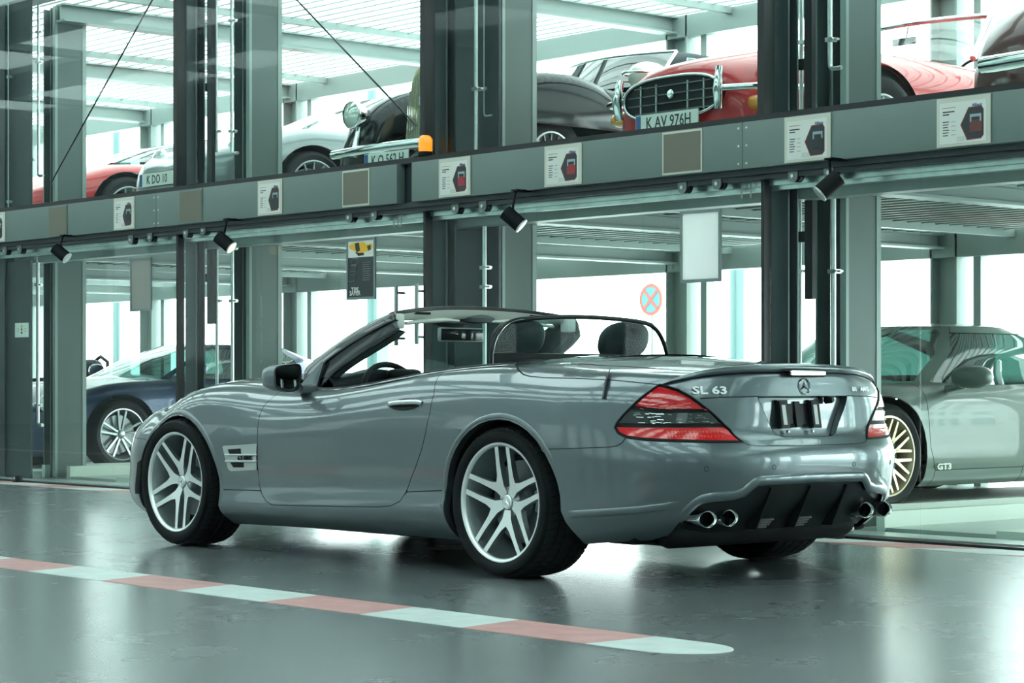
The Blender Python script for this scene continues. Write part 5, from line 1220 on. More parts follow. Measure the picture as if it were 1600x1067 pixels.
# ---------------------------------------------------------------- the parked cars in the rack
FF = [0,.06,.17,.30,.44,.57,.70,.82,.91,.965,.99,1.0]; GG = [.90,.96,.99,1,1,1.,.995,.975,.935,.865,.78,.66]
def car_body(wb, L, foh, zb, zs, ww, tail_in=.12, nose_in=.18, pt=2.9, pn=2.4):
    """front axle at x=0, nose at -foh. zs: shoulder heights Tc,Tk,7 stations,Nk,Nc; ww: 7 half widths"""
    tx = L-foh; S_ = [wb+.35*(tx-wb), wb, .72*wb, .45*wb, .18*wb, -.05, -.3]
    rz = [[zb+(h-zb)*f for h in zs] for f in FF]; rw = [[w*g for w in ww] for g in GG]
    rt = [tx-tail_in*t for t in (1.,.5,.2,.0,.0,.05,.12,.25,.45,.8,1.3,2.)]; rn = [-foh+nose_in*t for t in (.35,.1,.0,.0,.02,.08,.22,.45,.8,1.3,1.9,2.6)]
    return Body2(S_, rz, rw, rt, rn, pt, pn, S_[0], -.22)
class Body2(Body):
    def __init__(s, SX, RZ, RW, RT, RN, pt, pn, xs, xb):
        rows = []
        for i in range(len(RZ)):
            z = RZ[i]; w = RW[i]; row = []; a = xs-.02
            def ends(x0, X, ws, z0, z1, z2, phs, p):
                o = []
                for ph in phs:
                    c, q = math.sin(ph*PI/2), math.cos(ph*PI/2); k = ph*2
                    o.append((x0+(X-x0)*q**(2/p), ws*c**(2/p), z0+(z1-z0)*k if k < 1 else z1+(z2-z1)*(k-1)))
                return o
            row += ends(a, RT[i], w[0], z[0], z[1], z[2], TPH[:-1], pt)
            for j in range(0, len(SX)-1): row.append((SX[j]-.06*(j == 0), w[j], z[2+j]))
            row += ends(xb, RN[i], w[-1]*1.0, z[-1], z[-2], z[-3], NPH, pn)
            rows.append(row)
        s.G = np.array(rows); mid = s.G[5]; d = np.linalg.norm(np.diff(mid, axis=0), axis=1); s.us = np.concatenate([[0], np.cumsum(d)]); s.U = s.us[-1]
        c2 = s.G[:,8]; dv = np.linalg.norm(np.diff(c2, axis=0), axis=1); s.vs = np.concatenate([[0], np.cumsum(dv)]); s.V = s.vs[-1]
        s.spu = nspline(s.us, np.transpose(s.G, (1,0,2))); n = len(s.vs); h = np.diff(s.vs); A = np.zeros((n,n)); A[0,0] = A[-1,-1] = 1; R = np.zeros((n,n))
        for i in range(1, n-1):
            A[i,i-1] = h[i-1]; A[i,i] = 2*(h[i-1]+h[i]); A[i,i+1] = h[i]; R[i,i-1] += 6/h[i-1]; R[i,i] -= 6/h[i-1]+6/h[i]; R[i,i+1] += 6/h[i]
        s.K = np.linalg.solve(A, R)
        s.grid(200, 50)
def swheel(parent, loc, R, rr, w, rimM, nsp, style='Y', mirror=False, cap=None):
    rt = empty('wheel', loc, 0, parent); rt.rotation_euler = (0,0,PI if mirror else 0)
    mb = MB(); e = R-rr; mb.lathe([(rr,.012),(rr+.004,-.003),(rr+e*.5,-.012),(R-.02,.0),(R-.004,.02),(R,.04),(R,w-.04),(R-.012,w-.01),(rr,w)], 48, 'y'); mb.build('tyre', RUBBER, rt, 35)
    mb = MB(); mb.lathe([(rr,.012),(rr+.002,.0),(rr-.010,-.001),(rr-.018,.012),(rr-.03,.05),(rr-.05,.12),(rr-.02,w)], 48, 'y'); mb.build('rim', rimM, rt, 40)
    if nsp:
        for k in range(nsp):
            a = 2*PI*k/nsp+PI/2; c, s_ = math.cos(a), math.sin(a); mb = MB()
            def seg(r0, t0, r1, t1, h0, h1, y0, y1):
                P = [(r0, t0-h0, y0),(r0, t0+h0, y0),(r1, t1+h1, y1),(r1, t1-h1, y1)]; V = [(r*c-t*s_, y, r*s_+t*c) for r, t, y in P]+[(r*c-t*s_, y+.025, r*s_+t*c) for r, t, y in P]
                mb.add(V, [(0,1,2,3),(4,7,6,5),(0,4,5,1),(1,5,6,2),(2,6,7,3),(3,7,4,0)])
            if style == 'Y': seg(.03,0,rr*.42,0,.020,.013,.035,.028); seg(rr*.40,.0,rr-.015,.05,.012,.008,.028,.010); seg(rr*.40,.0,rr-.015,-.05,.012,.008,.028,.010)
            elif style == 'II': seg(.03,.012,rr-.015,.045,.010,.010,.035,.010); seg(.03,-.012,rr-.015,-.045,.010,.010,.035,.010)
            else: seg(.03,0,rr-.015,0,.006,.006,.03,.008)
            mb.build('spoke', rimM, rt, 30)
    mb = MB(); mb.lathe([(0,.025),(.03,.026),(.045,.035),(.055,.07)], 20, 'y'); mb.build('hub', cap or rimM, rt, 30)
    mb = MB(); mb.lathe([(.0,.10),(rr*.75,.10),(rr*.75,.12)], 32, 'y'); mb.build('brake_disc', DISC, rt, 30)
    return rt
def greenhouse(car, lv, glassM, roofM, segs, n=72, top=True, names=('windscreen','side_window','rear_window')):
    """lv: levels (x0, x1, w, z). segs: list of (name, th0, th1, mat) around half circle 0 front .. 1 rear (mirrored)"""
    def pt(l, t, sg):
        x0, x1, w, z = l; a = PI*t; c, s_ = math.cos(a), math.sin(a); p = 2/3.0
        x = (x0+x1)/2-(x1-x0)/2*math.copysign(abs(c)**p, c); y = w*abs(s_)**p; return (x, -y*sg, z)
    m = 8; L = []
    for i in range(m+1):
        k = i/m*(len(lv)-1); j = min(int(k), len(lv)-2); a = k-j; L.append(tuple(lv[j][q]*(1-a)+lv[j+1][q]*a for q in range(4)))
    for nm, t0, t1, mt in segs:
        if nm in ('windscreen','rear_window'):
            mb = MB(); k = 16; e0, e1 = (0., t1) if nm == 'windscreen' else (t0, 1.)
            ts = np.linspace(e0, e1, k)
            if nm == 'windscreen': row = [(t, -1) for t in ts[::-1]]+[(t, 1) for t in ts[1:]]
            else: row = [(t, 1) for t in ts]+[(t, -1) for t in ts[::-1][1:]]
            mb.grid([[pt(l, t, sg) for t, sg in row] for l in L]); mb.build(nm, mt, car, 60)
        else:
            for sg in (1,-1): mb = MB(); mb.grid([[pt(l, t, sg) for t in np.linspace(t0, t1, max(3, int(40*(t1-t0))))] for l in L]); mb.build(nm, mt, car, 60); mb = MB(); mb.grid([[tuple(np.array(pt(l, t, sg))*[1,1.012,1]) for t in np.linspace(t0, t1, max(3, int(40*(t1-t0))))] for l in L[-2:]]); (mb.build('roof_rail', roofM, car, 60) if nm == 'side_window' else None)
    if top:
        l = L[-1]; rows = []
        for q in np.linspace(0, 1, 12):
            f = 1-q; z = l[3]+.035*(1-f*f); c = (l[0]+l[1])/2; rows.append([(c+(pt(l,t,1)[0]-c)*f, pt(l,t,1)[1]*f, z) for t in np.linspace(0,1,30)]+[(c+(pt(l,t,-1)[0]-c)*f, pt(l,t,-1)[1]*f, z) for t in np.linspace(1,0,30)])
        mb = MB(); mb.grid(rows); mb.build('roof', roofM, car, 60)
def bodyparts(car, B, paint, wb, R, az=.31, door=None, capn=.04, capt=.03, uF=None, ar=None, zsill=.16):
    P = [paint, JOINT]; r = ar or R+.045; V = B.V
    def xz(x, z): return B.xz(x, z)
    def arc(cx): return [xz(cx+r*math.cos(math.radians(w)), az+r*math.sin(math.radians(w))) for w in np.linspace(-14, 194, 18)]
    fa_, ra_ = arc(0.), arc(wb)
    for a in (fa_, ra_): a[0][1] = 0; a[-1][1] = 0
    d0, d1 = door; D = [xz(d0, .80), xz(d0-.02,.62), xz(d0,.40), xz(d0+.07,.24), xz(d1-.12,.24), xz(d1+.02,.40), xz(d1+.06,.62), xz(d1+.02,.80)]
    uD0, uD1 = D[0][0], D[-1][0]; D[0] = np.array([uD0, V]); D[-1] = np.array([uD1, V])
    panel_obj('door', D, P, car, body=B, cell=.07, step=.05)
    # front panel
    F = [D[0]]+D[1:4]+[np.array([D[3][0]-.0, 0.])]+list(fa_)+[np.array([B.U, 0.]), np.array([B.U, V])]
    panel_obj('front_body', F, P, car, 'join', body=B, cell=.07, step=.05)
    F = [np.array([0.,0.])]+[np.array([ra_[0][0],0.])]+list(ra_)[1:]+[np.array([D[4][0],0.])]+D[4:]+[np.array([0.,V])]
    panel_obj('rear_body', F, P, car, 'join', body=B, cell=.07, step=.05)
    F = [np.array([D[3][0],0.]), D[3], D[4], np.array([D[4][0],0.])]; panel_obj('sill', F, P, car, body=B, cell=.07, step=.05)
    def cap2(name, u0, uc, uend, cr):
        mb = MB(); us = np.linspace(u0, uc, 18); Rr = B.S(us, np.full(18, V)); ua = np.linspace(uc, uend, 30); A = B.S(ua, np.full(30, V)); yc = abs(Rr[-1][1]); ya = np.abs(A[:,1])[::-1]; xa = A[:,0][::-1]; za = A[:,2][::-1]; rows = []
        for i in range(18):
            t = i/17; x, y, z = Rr[i]; y = abs(y); rows.append([(x+(np.interp(abs(s)*yc, ya, xa)-xa[-1])*t**3, s*y, z+(np.interp(abs(s)*yc, ya, za)-za[-1])*t**3+cr*(1-t)**.7*(1-s*s)) for s in np.linspace(-1,1,21)])
        mb.grid(rows); mb.build(name, paint, car, 60)
    cap2('bonnet', uD0-.05, float(B.us[-3]), B.U, capn); cap2('tail_deck', uD1+.3, float(B.us[2]), 0., capt)
    for cx in (0., wb):
        for sg in (1,-1):
            mb = MB(); W = [(cx+(r+.0)*math.cos(a), sg, az+(r+.0)*math.sin(a)) for a in np.linspace(-.3, PI+.3, 20)]; yo = abs(B.S(*xz(cx, az+r))[0][1])-.015
            mb.grid([[(a[0], -yo*sg, a[2]) for a in W], [(a[0], -.45*sg, a[2]) for a in W], [(cx, -.45*sg, az) for a in W]]); mb.build('wheel_well', DARKIN, car, 40)
    mb = MB(); mb.box((r,-.75,zsill),(wb-r,.75,zsill+.1)); mb.box((-.6,-.42,zsill),(wb+.5,.42,zsill+.12)); mb.build('underbody', BLACKM, car, 0)
def place(car, X, Ynose, z, foh): car.location = (X, Ynose+foh, z); car.rotation_euler = (0,0,PI/2); return car
def lampball(car, x, y, z, r, name='headlamp', m=None, sx=.6, both=True, sz=1.):
    for sg in ((1,-1) if both else (1,)):
        mb = MB(); shell(mb, (x,y*sg,z), (r*sx,r,r*sz), 2., 12, 20); mb.build(name, m or WHITEL, car, 60)
def plate(car, x, z, txt, w=.52, h=.11, tilt=0.):
    e = empty('number_plate', (x,0,z), 0, car); mb = MB(); mb.box((-.006,-w/2,-h/2),(.004,w/2,h/2)); mb.build('plate_sheet', CARDW, e, 0)
    mb = MB(); mb.box((-.008,w/2-.045,-h/2+.004),(0,w/2-.004,h/2-.004)); mb.build('plate_band', CBLUE, e, 0)
    text_on('plate_lettering', txt, h*.95, (-.008,-.02,-.004), (0,-1,0), (0,0,1), INK, e, .0005, .82, .001)
DG = glassmat('dark car glass', (.10,.19,.17), .14, .03); CLG = glassmat('light car glass', (.70,.84,.82), .06, .03)
def paint(n, c, me=.3, r=.3): return mat(n, c, r, me, .6, coatr=.02, spec=.4)
SILL = .0
# 1 green-grey coupe, lower right bay
C = thing('sports_coupe', 'green-grey sports coupe with gold wheels and a door script in the lower right glass bay', 'car')
PG = paint('green grey paint', (.115,.15,.132), .1); wb = 2.457
B = car_body(wb, 4.57, 1.02, .13, [.80,.81,.84,.855,.855,.845,.83,.79,.75,.66,.57], [.90,.925,.90,.885,.90,.925,.88])
bodyparts(C, B, PG, wb, .345, .345, (.43,1.60), .02)
greenhouse(C, [(.18,3.0,.80,.81),(.56,2.9,.75,1.03),(.92,1.80,.63,1.215)], DG, PG, [('windscreen',0,.27,DG),('pillar',.27,.315,PG),('side_window',.315,.66,DG),('quarter_panel',.66,.80,PG),('rear_window',.80,1,DG)])
GOLD = mat('satin gold rim', (.62,.52,.36), .3, .7, .5)
for x in (0, wb):
    for sg in (1,-1): swheel(C, (x,-.905*sg,.345), .345, .262, .27, GOLD, 10, 'Y', sg < 0)
for sg in (1,-1):
    d = empty('door_mirror', (0,0,0), 0, C); mb = MB(); shell(mb, (.72,-1.02*sg,.86), (.085,.135,.078), 2.4, 12, 20, sh=lambda P, x, y, z: [P[0]-.03*y*sg, P[1], P[2]]); mb.build('mirror_housing', PG, d, 60); mb = MB(); mb.tube([(.72,-.96*sg,.81),(.70,-.90*sg,.79),(.68,-.84*sg,.78)], [.03,.025,.03], 10, sx=1.6); mb.build('mirror_foot', PG, d, 60)
lampball(C, -.62, .66, .66, .13, sx=.9); q = B.S(*B.xz(.50,.345))[0]
text_on('door_script', 'GT3', .056, (.57,float(q[1])-.012,.262), (1,0,0), (0,0,1), mat('pale script',(.75,.80,.72),.4), C, .001, 1.5, .002)
place(C, -2.93, 3.18, .02, 1.02)
# 2 blue coupe, lower bay left
C = thing('sports_coupe', 'dark blue sports coupe with five-spoke wheels behind the lower left glass doors', 'car')
PB = paint('dark blue paint', (.018,.035,.085), .4); wb = 2.35
B = car_body(wb, 4.15, .95, .13, [.80,.82,.86,.90,.90,.88,.86,.82,.78,.68,.60], [.86,.90,.87,.86,.88,.90,.85])
bodyparts(C, B, PB, wb, .335, .335, (.62,1.70))
greenhouse(C, [(.25,2.85,.76,.86),(.70,2.6,.70,1.06),(1.15,2.2,.58,1.20)], CLG, PB, [('windscreen',0,.27,CLG),('pillar',.27,.30,PB),('side_window',.30,.62,DG),('quarter_panel',.62,.76,PB),('rear_window',.76,1,DG)])
for x in (0, wb):
    for sg in (1,-1): swheel(C, (x,-.885*sg,.335), .335, .245, .25, ALUP, 5, 'II', sg < 0)
lampball(C, -.62, .62, .62, .12, sx=.9)
for sg in (1,-1): mb = MB(); shell(mb, (.80,-.96*sg,.95), (.06,.11,.07), 2.4, 10, 16); mb.tube([(.80,-.9*sg,.91),(.78,-.80*sg,.87)], .025, 8); mb.build('door_mirror', PB, C, 60)
place(C, -11.90, 2.95, .02, .95)
# 3 black roadster further left
C = thing('open_roadster', 'dark open roadster with two black headrests far behind the lower left doors', 'car')
PK = paint('black paint', (.015,.02,.025), .3); wb = 2.35
B = car_body(wb, 4.1, .9, .13, [.78,.80,.84,.86,.86,.84,.82,.80,.76,.68,.58], [.86,.89,.86,.85,.87,.89,.84]); bodyparts(C, B, PK, wb, .33, .33, (.62,1.70))
for x in (0, wb):
    for sg in (1,-1): swheel(C, (x,-.87*sg,.33), .33, .235, .24, ALUP, 5, 'II', sg < 0)
for y in (-.36,.36):
    mb = MB(); shell(mb, (1.80,y,.95), (.09,.20,.14), 2.5); mb.build('headrest', LEATHER, C, 60); mb = MB(); mb.tube([(1.92,y-.17,.84),(1.92,y-.15,1.06),(1.92,y,1.12),(1.92,y+.15,1.06),(1.92,y+.17,.84)], .022, 10); mb.build('roll_hoop', BLACKP, C, 60)
mb = MB(); mb.grid([[(.35+.12*(1-s*s)*-1,s*.74,.83),(.75,s*.62,1.12)] for s in np.linspace(-1,1,13)]); mb.build('windscreen', CLG, C, 60)
place(C, -14.95, 2.95, .02, .9)
ZU = 2.14
# 4 red sports car upper left
C = thing('sports_coupe', 'red sports car behind the upper left window, bonnet towards the hall', 'car')
PR = paint('red paint', (.42,.008,.014), .0, .35); wb = 2.5
B = car_body(wb, 4.4, 1.0, .13, [.84,.86,.88,.90,.90,.86,.82,.78,.74,.60,.50], [.92,.95,.92,.90,.92,.94,.88]); bodyparts(C, B, PR, wb, .33, .33, (.70,1.80))
greenhouse(C, [(.1,3.1,.80,.84),(.60,2.7,.70,1.02),(1.15,2.2,.56,1.14)], CLG, PR, [('windscreen',0,.27,CLG),('pillar',.27,.30,PR),('side_window',.30,.6,DG),('quarter_panel',.60,.76,PR),('rear_window',.76,1,DG)])
for x in (0, wb):
    for sg in (1,-1): swheel(C, (x,-.93*sg,.33), .33, .235, .26, ALUP, 5, 'II', sg < 0)
lampball(C, -.55, .62, .60, .10); place(C, -11.9, 2.95, ZU, 1.0)
# 5 silver coupe with plate
C = thing('sports_coupe', 'silver-grey rear-engined coupe with round headlamps behind the upper window left of the diagonal rod', 'car')
PS = paint('silver grey paint', (.15,.18,.182), .5); wb = 2.35
B = car_body(wb, 4.45, 1.0, .13, [.80,.82,.88,.92,.92,.90,.88,.85,.80,.70,.62], [.86,.92,.87,.86,.88,.90,.85]); bodyparts(C, B, PS, wb, .33, .33, (.62,1.68))
greenhouse(C, [(.20,3.0,.78,.88),(.66,2.75,.71,1.08),(1.10,2.35,.58,1.25)], CLG, PS, [('windscreen',0,.27,CLG),('pillar',.27,.30,PS),('side_window',.30,.62,CLG),('quarter_panel',.62,.78,PS),('rear_window',.78,1,DG)])
for x in (0, wb):
    for sg in (1,-1): swheel(C, (x,-.885*sg,.33), .33, .25, .25, ALUP, 14, 'I', sg < 0)
lampball(C, -.60, .58, .64, .11, sx=.5); plate(C, -1.005, .42, 'K DO 10'); place(C, -8.82, 2.9, ZU, 1.0)
# 6 black vintage drophead
C = thing('vintage_car', 'black vintage drophead with big headlamps, gold-tinted grille and dark hood', 'car')
PV = mat('black vintage paint', (.004,.007,.008), .12, 0., 0., spec=.32)
def fender(C, x0, x1, y, zt, h, w, m, name='front_wing'):
    for sg in (1,-1):
        rows = []
        for t in np.linspace(0, 1, 22):
            a = PI*t; x = (x0+x1)/2-(x1-x0)/2*math.cos(a); z = h+(zt-h)*math.sin(a)**.8; hw = w*(.6+.4*math.sin(a)); rows.append([(x,(y-hw)*sg,max(h-.05,z-.25)),(x,(y-hw)*sg,z-.10),(x,(y-hw*.7)*sg,z-.02),(x,y*sg,z),(x,(y+hw*.7)*sg,z-.03),(x,(y+hw)*sg,z-.12),(x,(y+hw)*sg,min(z-.13,max(h,.58)))])
        mb = MB(); mb.grid(rows); mb.build(name, m, C, 60)
def loftbody(C, st, m, name, n=16):
    """st: (x, halfwidth, z0, z1, exponent)"""
    P = catmull([(a[0],a[1],a[2]) for a in st], 3); Q = catmull([(a[0],a[3],a[4]) for a in st], 3); rows = []
    for a, b in zip(P, Q):
        x, w, z0 = a; z1, e = b[1], b[2]; rows.append([(x, w*math.copysign(abs(math.cos(t))**(2/e), math.cos(t)), z0+(z1-z0)*abs(math.sin(t))**(2/e)) for t in np.linspace(0, PI, n)])
    mb = MB(); mb.grid(rows); V = rows[0]; mb.add(V, [tuple(range(len(V)))]); V = rows[-1]; mb.add(V, [tuple(range(len(V)))]); return mb.build(name, m, C, 50)
loftbody(C, [(-.42,.20,.45,1.02,2.2),(-.2,.26,.42,1.04,2.3),(.5,.42,.40,1.02,2.5),(.95,.58,.38,1.02,2.8),(1.3,.72,.36,1.02,3.2),(2.2,.78,.34,1.00,3.2),(2.9,.74,.36,.98,3.),(3.5,.52,.42,.88,2.6),(3.8,.30,.5,.7,2.2)], PV, 'body')
fender(C, -.72, .95, .66, 1.0, .35, .23, PV); fender(C, 2.2, 3.6, .70, .84, .35, .20, PV, 'rear_wing')
GR = mat('gold tinted chrome', (.75,.60,.36), .2, 1.); mb = MB(); P = [(y*.24, .46+.60*(1-abs(y)**3.5)) for y in np.linspace(-1,1,21)]; mb.prism([(a,b) for a, b in P], lambda y, z: (-.53,y,z), lambda y, z: (-.40,y,z)); g = mb.build('radiator_shell', GR, C, 30)
mb = MB()
for i in range(15): y = -.19+i*.027; mb.box((-.545,y-.004,.50),(-.53,y+.004,.46+.56*(1-abs(y/.24)**3.5)))
mb.build('grille_bar', CHROME, g, 0)['kind'] = 'stuff'
mb = MB(); mb.lathe([(0,-.56),(.045,-.555),(.05,-.545)], 20, 'x', (0,0,.80)); mb.build('round_badge', mat('badge enamel',(.45,.5,.55),.2,.3), g, 30)
mb = MB(); shell(mb, (-.42,0,1.14), (.03,.012,.05), 2., 8, 10); mb.tube([(-.42,0,1.05),(-.42,0,1.10)], .008, 6); mb.build('mascot', CHROME, C, 50)
for sg in (1,-1):
    e = empty('headlamp', (-.80,.52*sg,.72), 0, C); mb = MB(); mb.lathe([(0,.16),(.05,.13),(.09,.05),(.105,-.0),(.108,-.02),(.10,-.03)], 24, 'x'); mb.build('lamp_shell', CHROME, e, 50); mb = MB(); mb.lathe([(0,-.05),(.06,-.042),(.10,-.022)], 24, 'x'); mb.build('lamp_glass', WHITEL, e, 50); mb = MB(); mb.tube([(.05,0,-.09),(.03,.02*sg,-.32)], [.018,.04], 10); mb.build('lamp_stalk', CHROME, e, 50)
    mb = MB(); shell(mb, (-.60,.72*sg,.60), (.03,.035,.045), 2., 8, 12); mb.build('indicator', AMBER, C, 50)
mb = MB(); mb.tube([(-.78,-.80,.44),(-.84,-.4,.44),(-.86,0,.44),(-.84,.4,.44),(-.78,.80,.44)], .035, 10); mb.build('bumper', CHROME, C, 60); plate(C, -.89, .34, 'K O 562 H')
for x in (0, 2.75):
    for sg in (1,-1): swheel(C, (x,-.83*sg,.33), .33, .21, .16, ALUP, 16, 'I', sg < 0)
mb = MB(); rows = [[(1.20+.30*k, s*(.68-.06*k), 1.0+.30*k) for k in (0,.5,1)] for s in np.linspace(-1,1,15)]; rows = [[(a[0]-.16*(1-s*s),a[1],a[2]) for a in r] for r, s in zip(rows, np.linspace(-1,1,15))]; mb.grid(rows); mb.build('windscreen', CLG, C, 60)
mb = MB(); mb.tube([r[2] for r in rows], .012, 8); mb.tube(rows[0], .014, 8); mb.tube(rows[-1], .014, 8); mb.build('windscreen_frame', CHROME, C, 60)
HOOD = mat('black hood cloth', (.012,.018,.022), .75, bump=.1, nscale=40)
for s0 in (1,):
    rows = []
    for t in np.linspace(0,1,16):
        x = 1.42+1.25*t; zt = 1.315+.05*math.sin(PI*min(1,t*1.3))-.34*max(0,t-.45)**1.6*2.4; w = .62+.06*t; rows.append([(x, w*math.copysign(abs(math.cos(a))**.7, math.cos(a)), max(.99,1.08+(zt-1.08)*abs(math.sin(a))**.5)) for a in np.linspace(0,PI,17)])
    mb = MB(); mb.grid(rows); mb.build('folding_hood', HOOD, C, 50)
for sg in (1,-1): mb = MB(); mb.add([(1.47,.665*sg,1.03),(2.15,.70*sg,1.03),(2.10,.675*sg,1.21),(1.60,.645*sg,1.24)], [(0,1,2,3)]); mb.tube([(1.45,.67*sg,1.02),(1.60,.65*sg,1.25),(2.12,.68*sg,1.22),(2.20,.71*sg,1.02)], .010, 6); mb.build('side_window', CLG, C, 40)
C.location = (-5.62, 3.75, ZU); C.rotation_euler = (0,0,PI/2)
# 7 red grand tourer roadster with oval grille
C = thing('classic_roadster', 'red open classic roadster with a wide dark grille above the taupe panel', 'car')
loftbody(C, [(-.98,.40,.34,.66,2.8),(-.90,.56,.30,.74,2.8),(-.5,.76,.26,.84,2.9),(0,.83,.22,.92,2.9),(.7,.84,.22,.93,3.),(1.4,.83,.22,.92,3.2),(1.75,.82,.22,.90,3.4)], PR, 'bonnet', 24)
loftbody(C, [(1.74,.82,.20,.72,3.6),(2.1,.82,.20,.70,3.6),(2.5,.82,.20,.80,3.2),(2.9,.80,.22,.84,2.9),(3.3,.68,.30,.78,2.6),(3.6,.45,.40,.66,2.4)], PR, 'tail', 24)
for sg in (1,-1): mb = MB(); mb.box((1.70,sg*.78-.03,.3),(2.6,sg*.78+.03,.90)); mb.build('door', PR, C, 20)
for x in (0., 2.55):
    for sg in (1,-1):
        mb = MB(); mb.lathe([(.385,-.10),(.385,.02),(.0,.02)], 28, 'y', (x,sg*.80,.33) ,a0=-.1,a1=PI+.1); mb.build('wheel_well', DARKIN, C, 30); mb = MB(); mb.lathe([(.38,-.03),(.405,-.035),(.41,.0),(.39,.03)], 28, 'y', (x,-sg*.83,.33), a0=-.1, a1=PI+.1); mb.build('arch_lip', PR, C, 40)
        swheel(C, (x,-.90*sg,.33), .33, .205, .18, SATIN, 20, 'I', sg < 0, CHROME)
        if x == 0: mb = MB(); mb.lathe([(0,0),(.38,.0)], 28, 'y', (x,-sg*.845,.36), a0=0, a1=PI); mb.build('wheel_well', DARKIN, C, 0)
mb = MB(); P = [(.43*math.copysign(abs(math.cos(t))**.75, math.cos(t)), .515+.135*math.copysign(abs(math.sin(t))**.8, math.sin(t))) for t in np.linspace(0,2*PI,33)[:-1]]; mb.prism(P, lambda y, z: (-1.0,y,z), lambda y, z: (-.90,y,z)); g = mb.build('grille', BLACKM, C, 30)
mb = MB(); mb.tube([(-1.01,y,z) for y, z in P], .010, 8, closed=True); mb.build('grille_surround', CHROME, g, 60)
for i in range(4): mb = MB(); z = .43+i*.055; w = .40*(1-((z-.515)/.15)**2)**.5; mb.box((-1.012,-w,z-.003),(-1.0,w,z+.003)); mb.build('grille_slat', DISC, g, 0)
for y in (-.28,-.14,.14,.28): mb = MB(); mb.box((-1.010,y-.004,.42),(-1.0,y+.004,.61)); mb.build('grille_slat', SATIN, g, 0)
mb = MB(); mb.lathe([(0,-1.03),(.022,-1.028),(.03,-1.02)], 16, 'x', (0,0,.535)); mb.build('round_badge', CHROME, g, 30); plate(C, -1.05, .36, 'K AV 976H', .55)
for sg in (1,-1):
    mb = MB(); mb.tube([(-1.04,.44*sg,.40),(-1.06,.45*sg,.52),(-1.03,.44*sg,.66)], [.028,.032,.024], 10); mb.build('over_rider', CHROME, C, 60); mb = MB(); mb.tube([(-1.02,.45*sg,.53),(-.92,.66*sg,.53),(-.62,.80*sg,.53),(-.45,.82*sg,.53)], .022, 8); mb.build('bumper', CHROME, C, 60)
    mb = MB(); shell(mb, (-.83,.60*sg,.44), (.07,.12,.05), 2.4, 10, 16); mb.build('indicator', AMBER, C, 60); mb = MB(); shell(mb, (-.62,.60*sg,.74), (.16,.10,.10), 2.2, 12, 18); mb.build('headlamp', WHITEL, C, 60); mb = MB(); mb.tube([(-.70+.1*math.cos(a),(.62+.10*math.sin(a))*sg,.76) for a in np.linspace(0,2*PI,20)[:-1]], .010, 6, closed=True); mb.build('headlamp_ring', CHROME, C, 60)
WSC = empty('windscreen', (0,0,0), 0, C); ss = np.linspace(-1,1,17); rows = [[(1.20+.28*k-.14*(1-s*s), s*(.68-.06*k), .90+.33*k) for k in (0,.5,1)] for s in ss]; mb = MB(); mb.grid(rows); mb.build('windscreen_glass', CLG, WSC, 60)
mb = MB(); mb.tube([r[2] for r in rows], .020, 8); mb.tube(rows[0], .024, 8); mb.tube(rows[-1], .024, 8); mb.build('windscreen_frame', CHROME, WSC, 60)
mb = MB(); mb.rbox((1.30,-.10,1.08),(1.33,.10,1.13),.008); mb.tube([(1.33,0,1.11),(1.36,0,1.21)], .006, 6); mb.build('rear_view_mirror', BLACKP, C, 30)
mb = MB(); mb.tube([(1.62+.03*math.sin(a),-.36+.17*math.cos(a),.80+.17*math.sin(a)) for a in np.linspace(0,2*PI,30)[:-1]], .010, 8, closed=True); mb.build('steering_wheel', BLACKP, C, 60)
for y in (-.36,.36): mb = MB(); shell(mb, (2.45,y,.72), (.10,.22,.26), 3.); mb.build('seat', LEATHER, C, 60)
C.location = (-2.72, 3.90, ZU); C.rotation_euler = (0,0,PI/2)
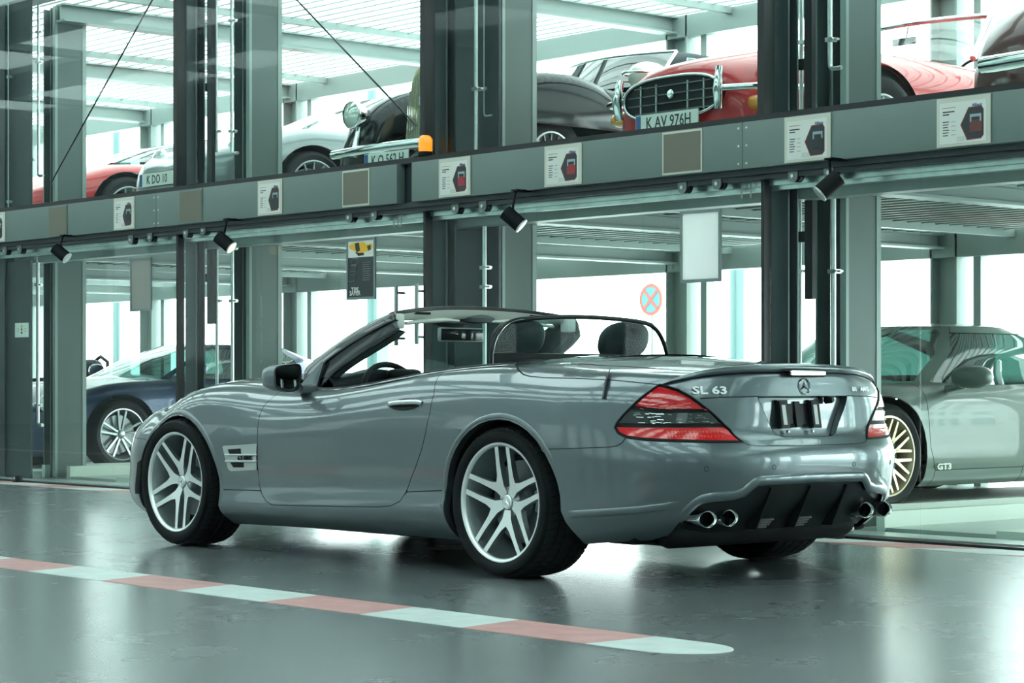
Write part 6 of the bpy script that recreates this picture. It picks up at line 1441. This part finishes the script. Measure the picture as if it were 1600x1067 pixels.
# 8 maroon vintage at the right edge
C = thing('vintage_car', 'maroon and black vintage car with a tall domed wing at the upper right edge', 'car')
PM = paint('maroon paint', (.07,.022,.022), .1); loftbody(C, [(-.42,.24,.45,1.06,2.2),(.3,.34,.42,1.10,2.4),(.95,.55,.38,1.12,2.8),(1.6,.72,.36,1.5,3.2),(2.4,.74,.36,1.55,3.2),(3.2,.66,.36,1.35,3.),(3.7,.4,.42,.9,2.6)], PV, 'body'); fender(C, -.70, .85, .64, .95, .34, .24, PM); fender(C, 2.2, 3.6, .64, .92, .34, .22, PM, 'rear_wing')
for sg in (1,-1):
    e = empty('headlamp', (-.50,.36*sg,.78), 0, C); mb = MB(); mb.lathe([(0,.16),(.06,.13),(.10,.05),(.115,-.0),(.118,-.02),(.11,-.03)], 24, 'x'); mb.build('lamp_shell', CHROME, e, 50); mb = MB(); mb.lathe([(0,-.05),(.07,-.042),(.11,-.022)], 24, 'x'); mb.build('lamp_glass', WHITEL, e, 50)
mb = MB(); mb.tube([(-.80,-.85,.46),(-.88,-.4,.46),(-.90,0,.46),(-.88,.3,.46),(-.84,.62,.46)], .05, 10); mb.build('bumper', CHROME, C, 60)
for x in (0, 2.9):
    for sg in (1,-1): swheel(C, (x,-.84*sg,.36), .36, .22, .15, PM, 8, 'I', sg < 0)
mb = MB(); P = [(y*.22, .46+.66*(1-abs(y)**4)) for y in np.linspace(-1,1,21)]; mb.prism(P, lambda y, z: (-.52,y,z), lambda y, z: (-.40,y,z)); mb.build('radiator_shell', CHROME, C, 30)
C.location = (.30, 3.76, ZU); C.rotation_euler = (0,0,PI/2)
# plates of the upper racks
nm = ['car lift pallet under the maroon vintage car','car lift pallet under the red classic roadster','car lift pallet under the black vintage drophead','car lift pallet under the silver-grey coupe','car lift pallet under the red sports car']
for k in range(-1, 4):
    X = -1.25-PITCH*k; t = thing('lift_pallet', nm[k+1], 'lift pallet', (X-1.5, 2.8, 2.11))
    for s in (-1,1): mb = MB(); mb.box((s*1.28-.02,0,0),(s*1.28+.02,4.5,.035 if k == -1 else .10)); mb.build('side_rail', PAL, t, 0); mb = MB(); mb.box((min(s*.45,s*1.26),0,0),(max(s*.45,s*1.26),4.5,.03)); mb.build('wheel_track', TP, t, 0)
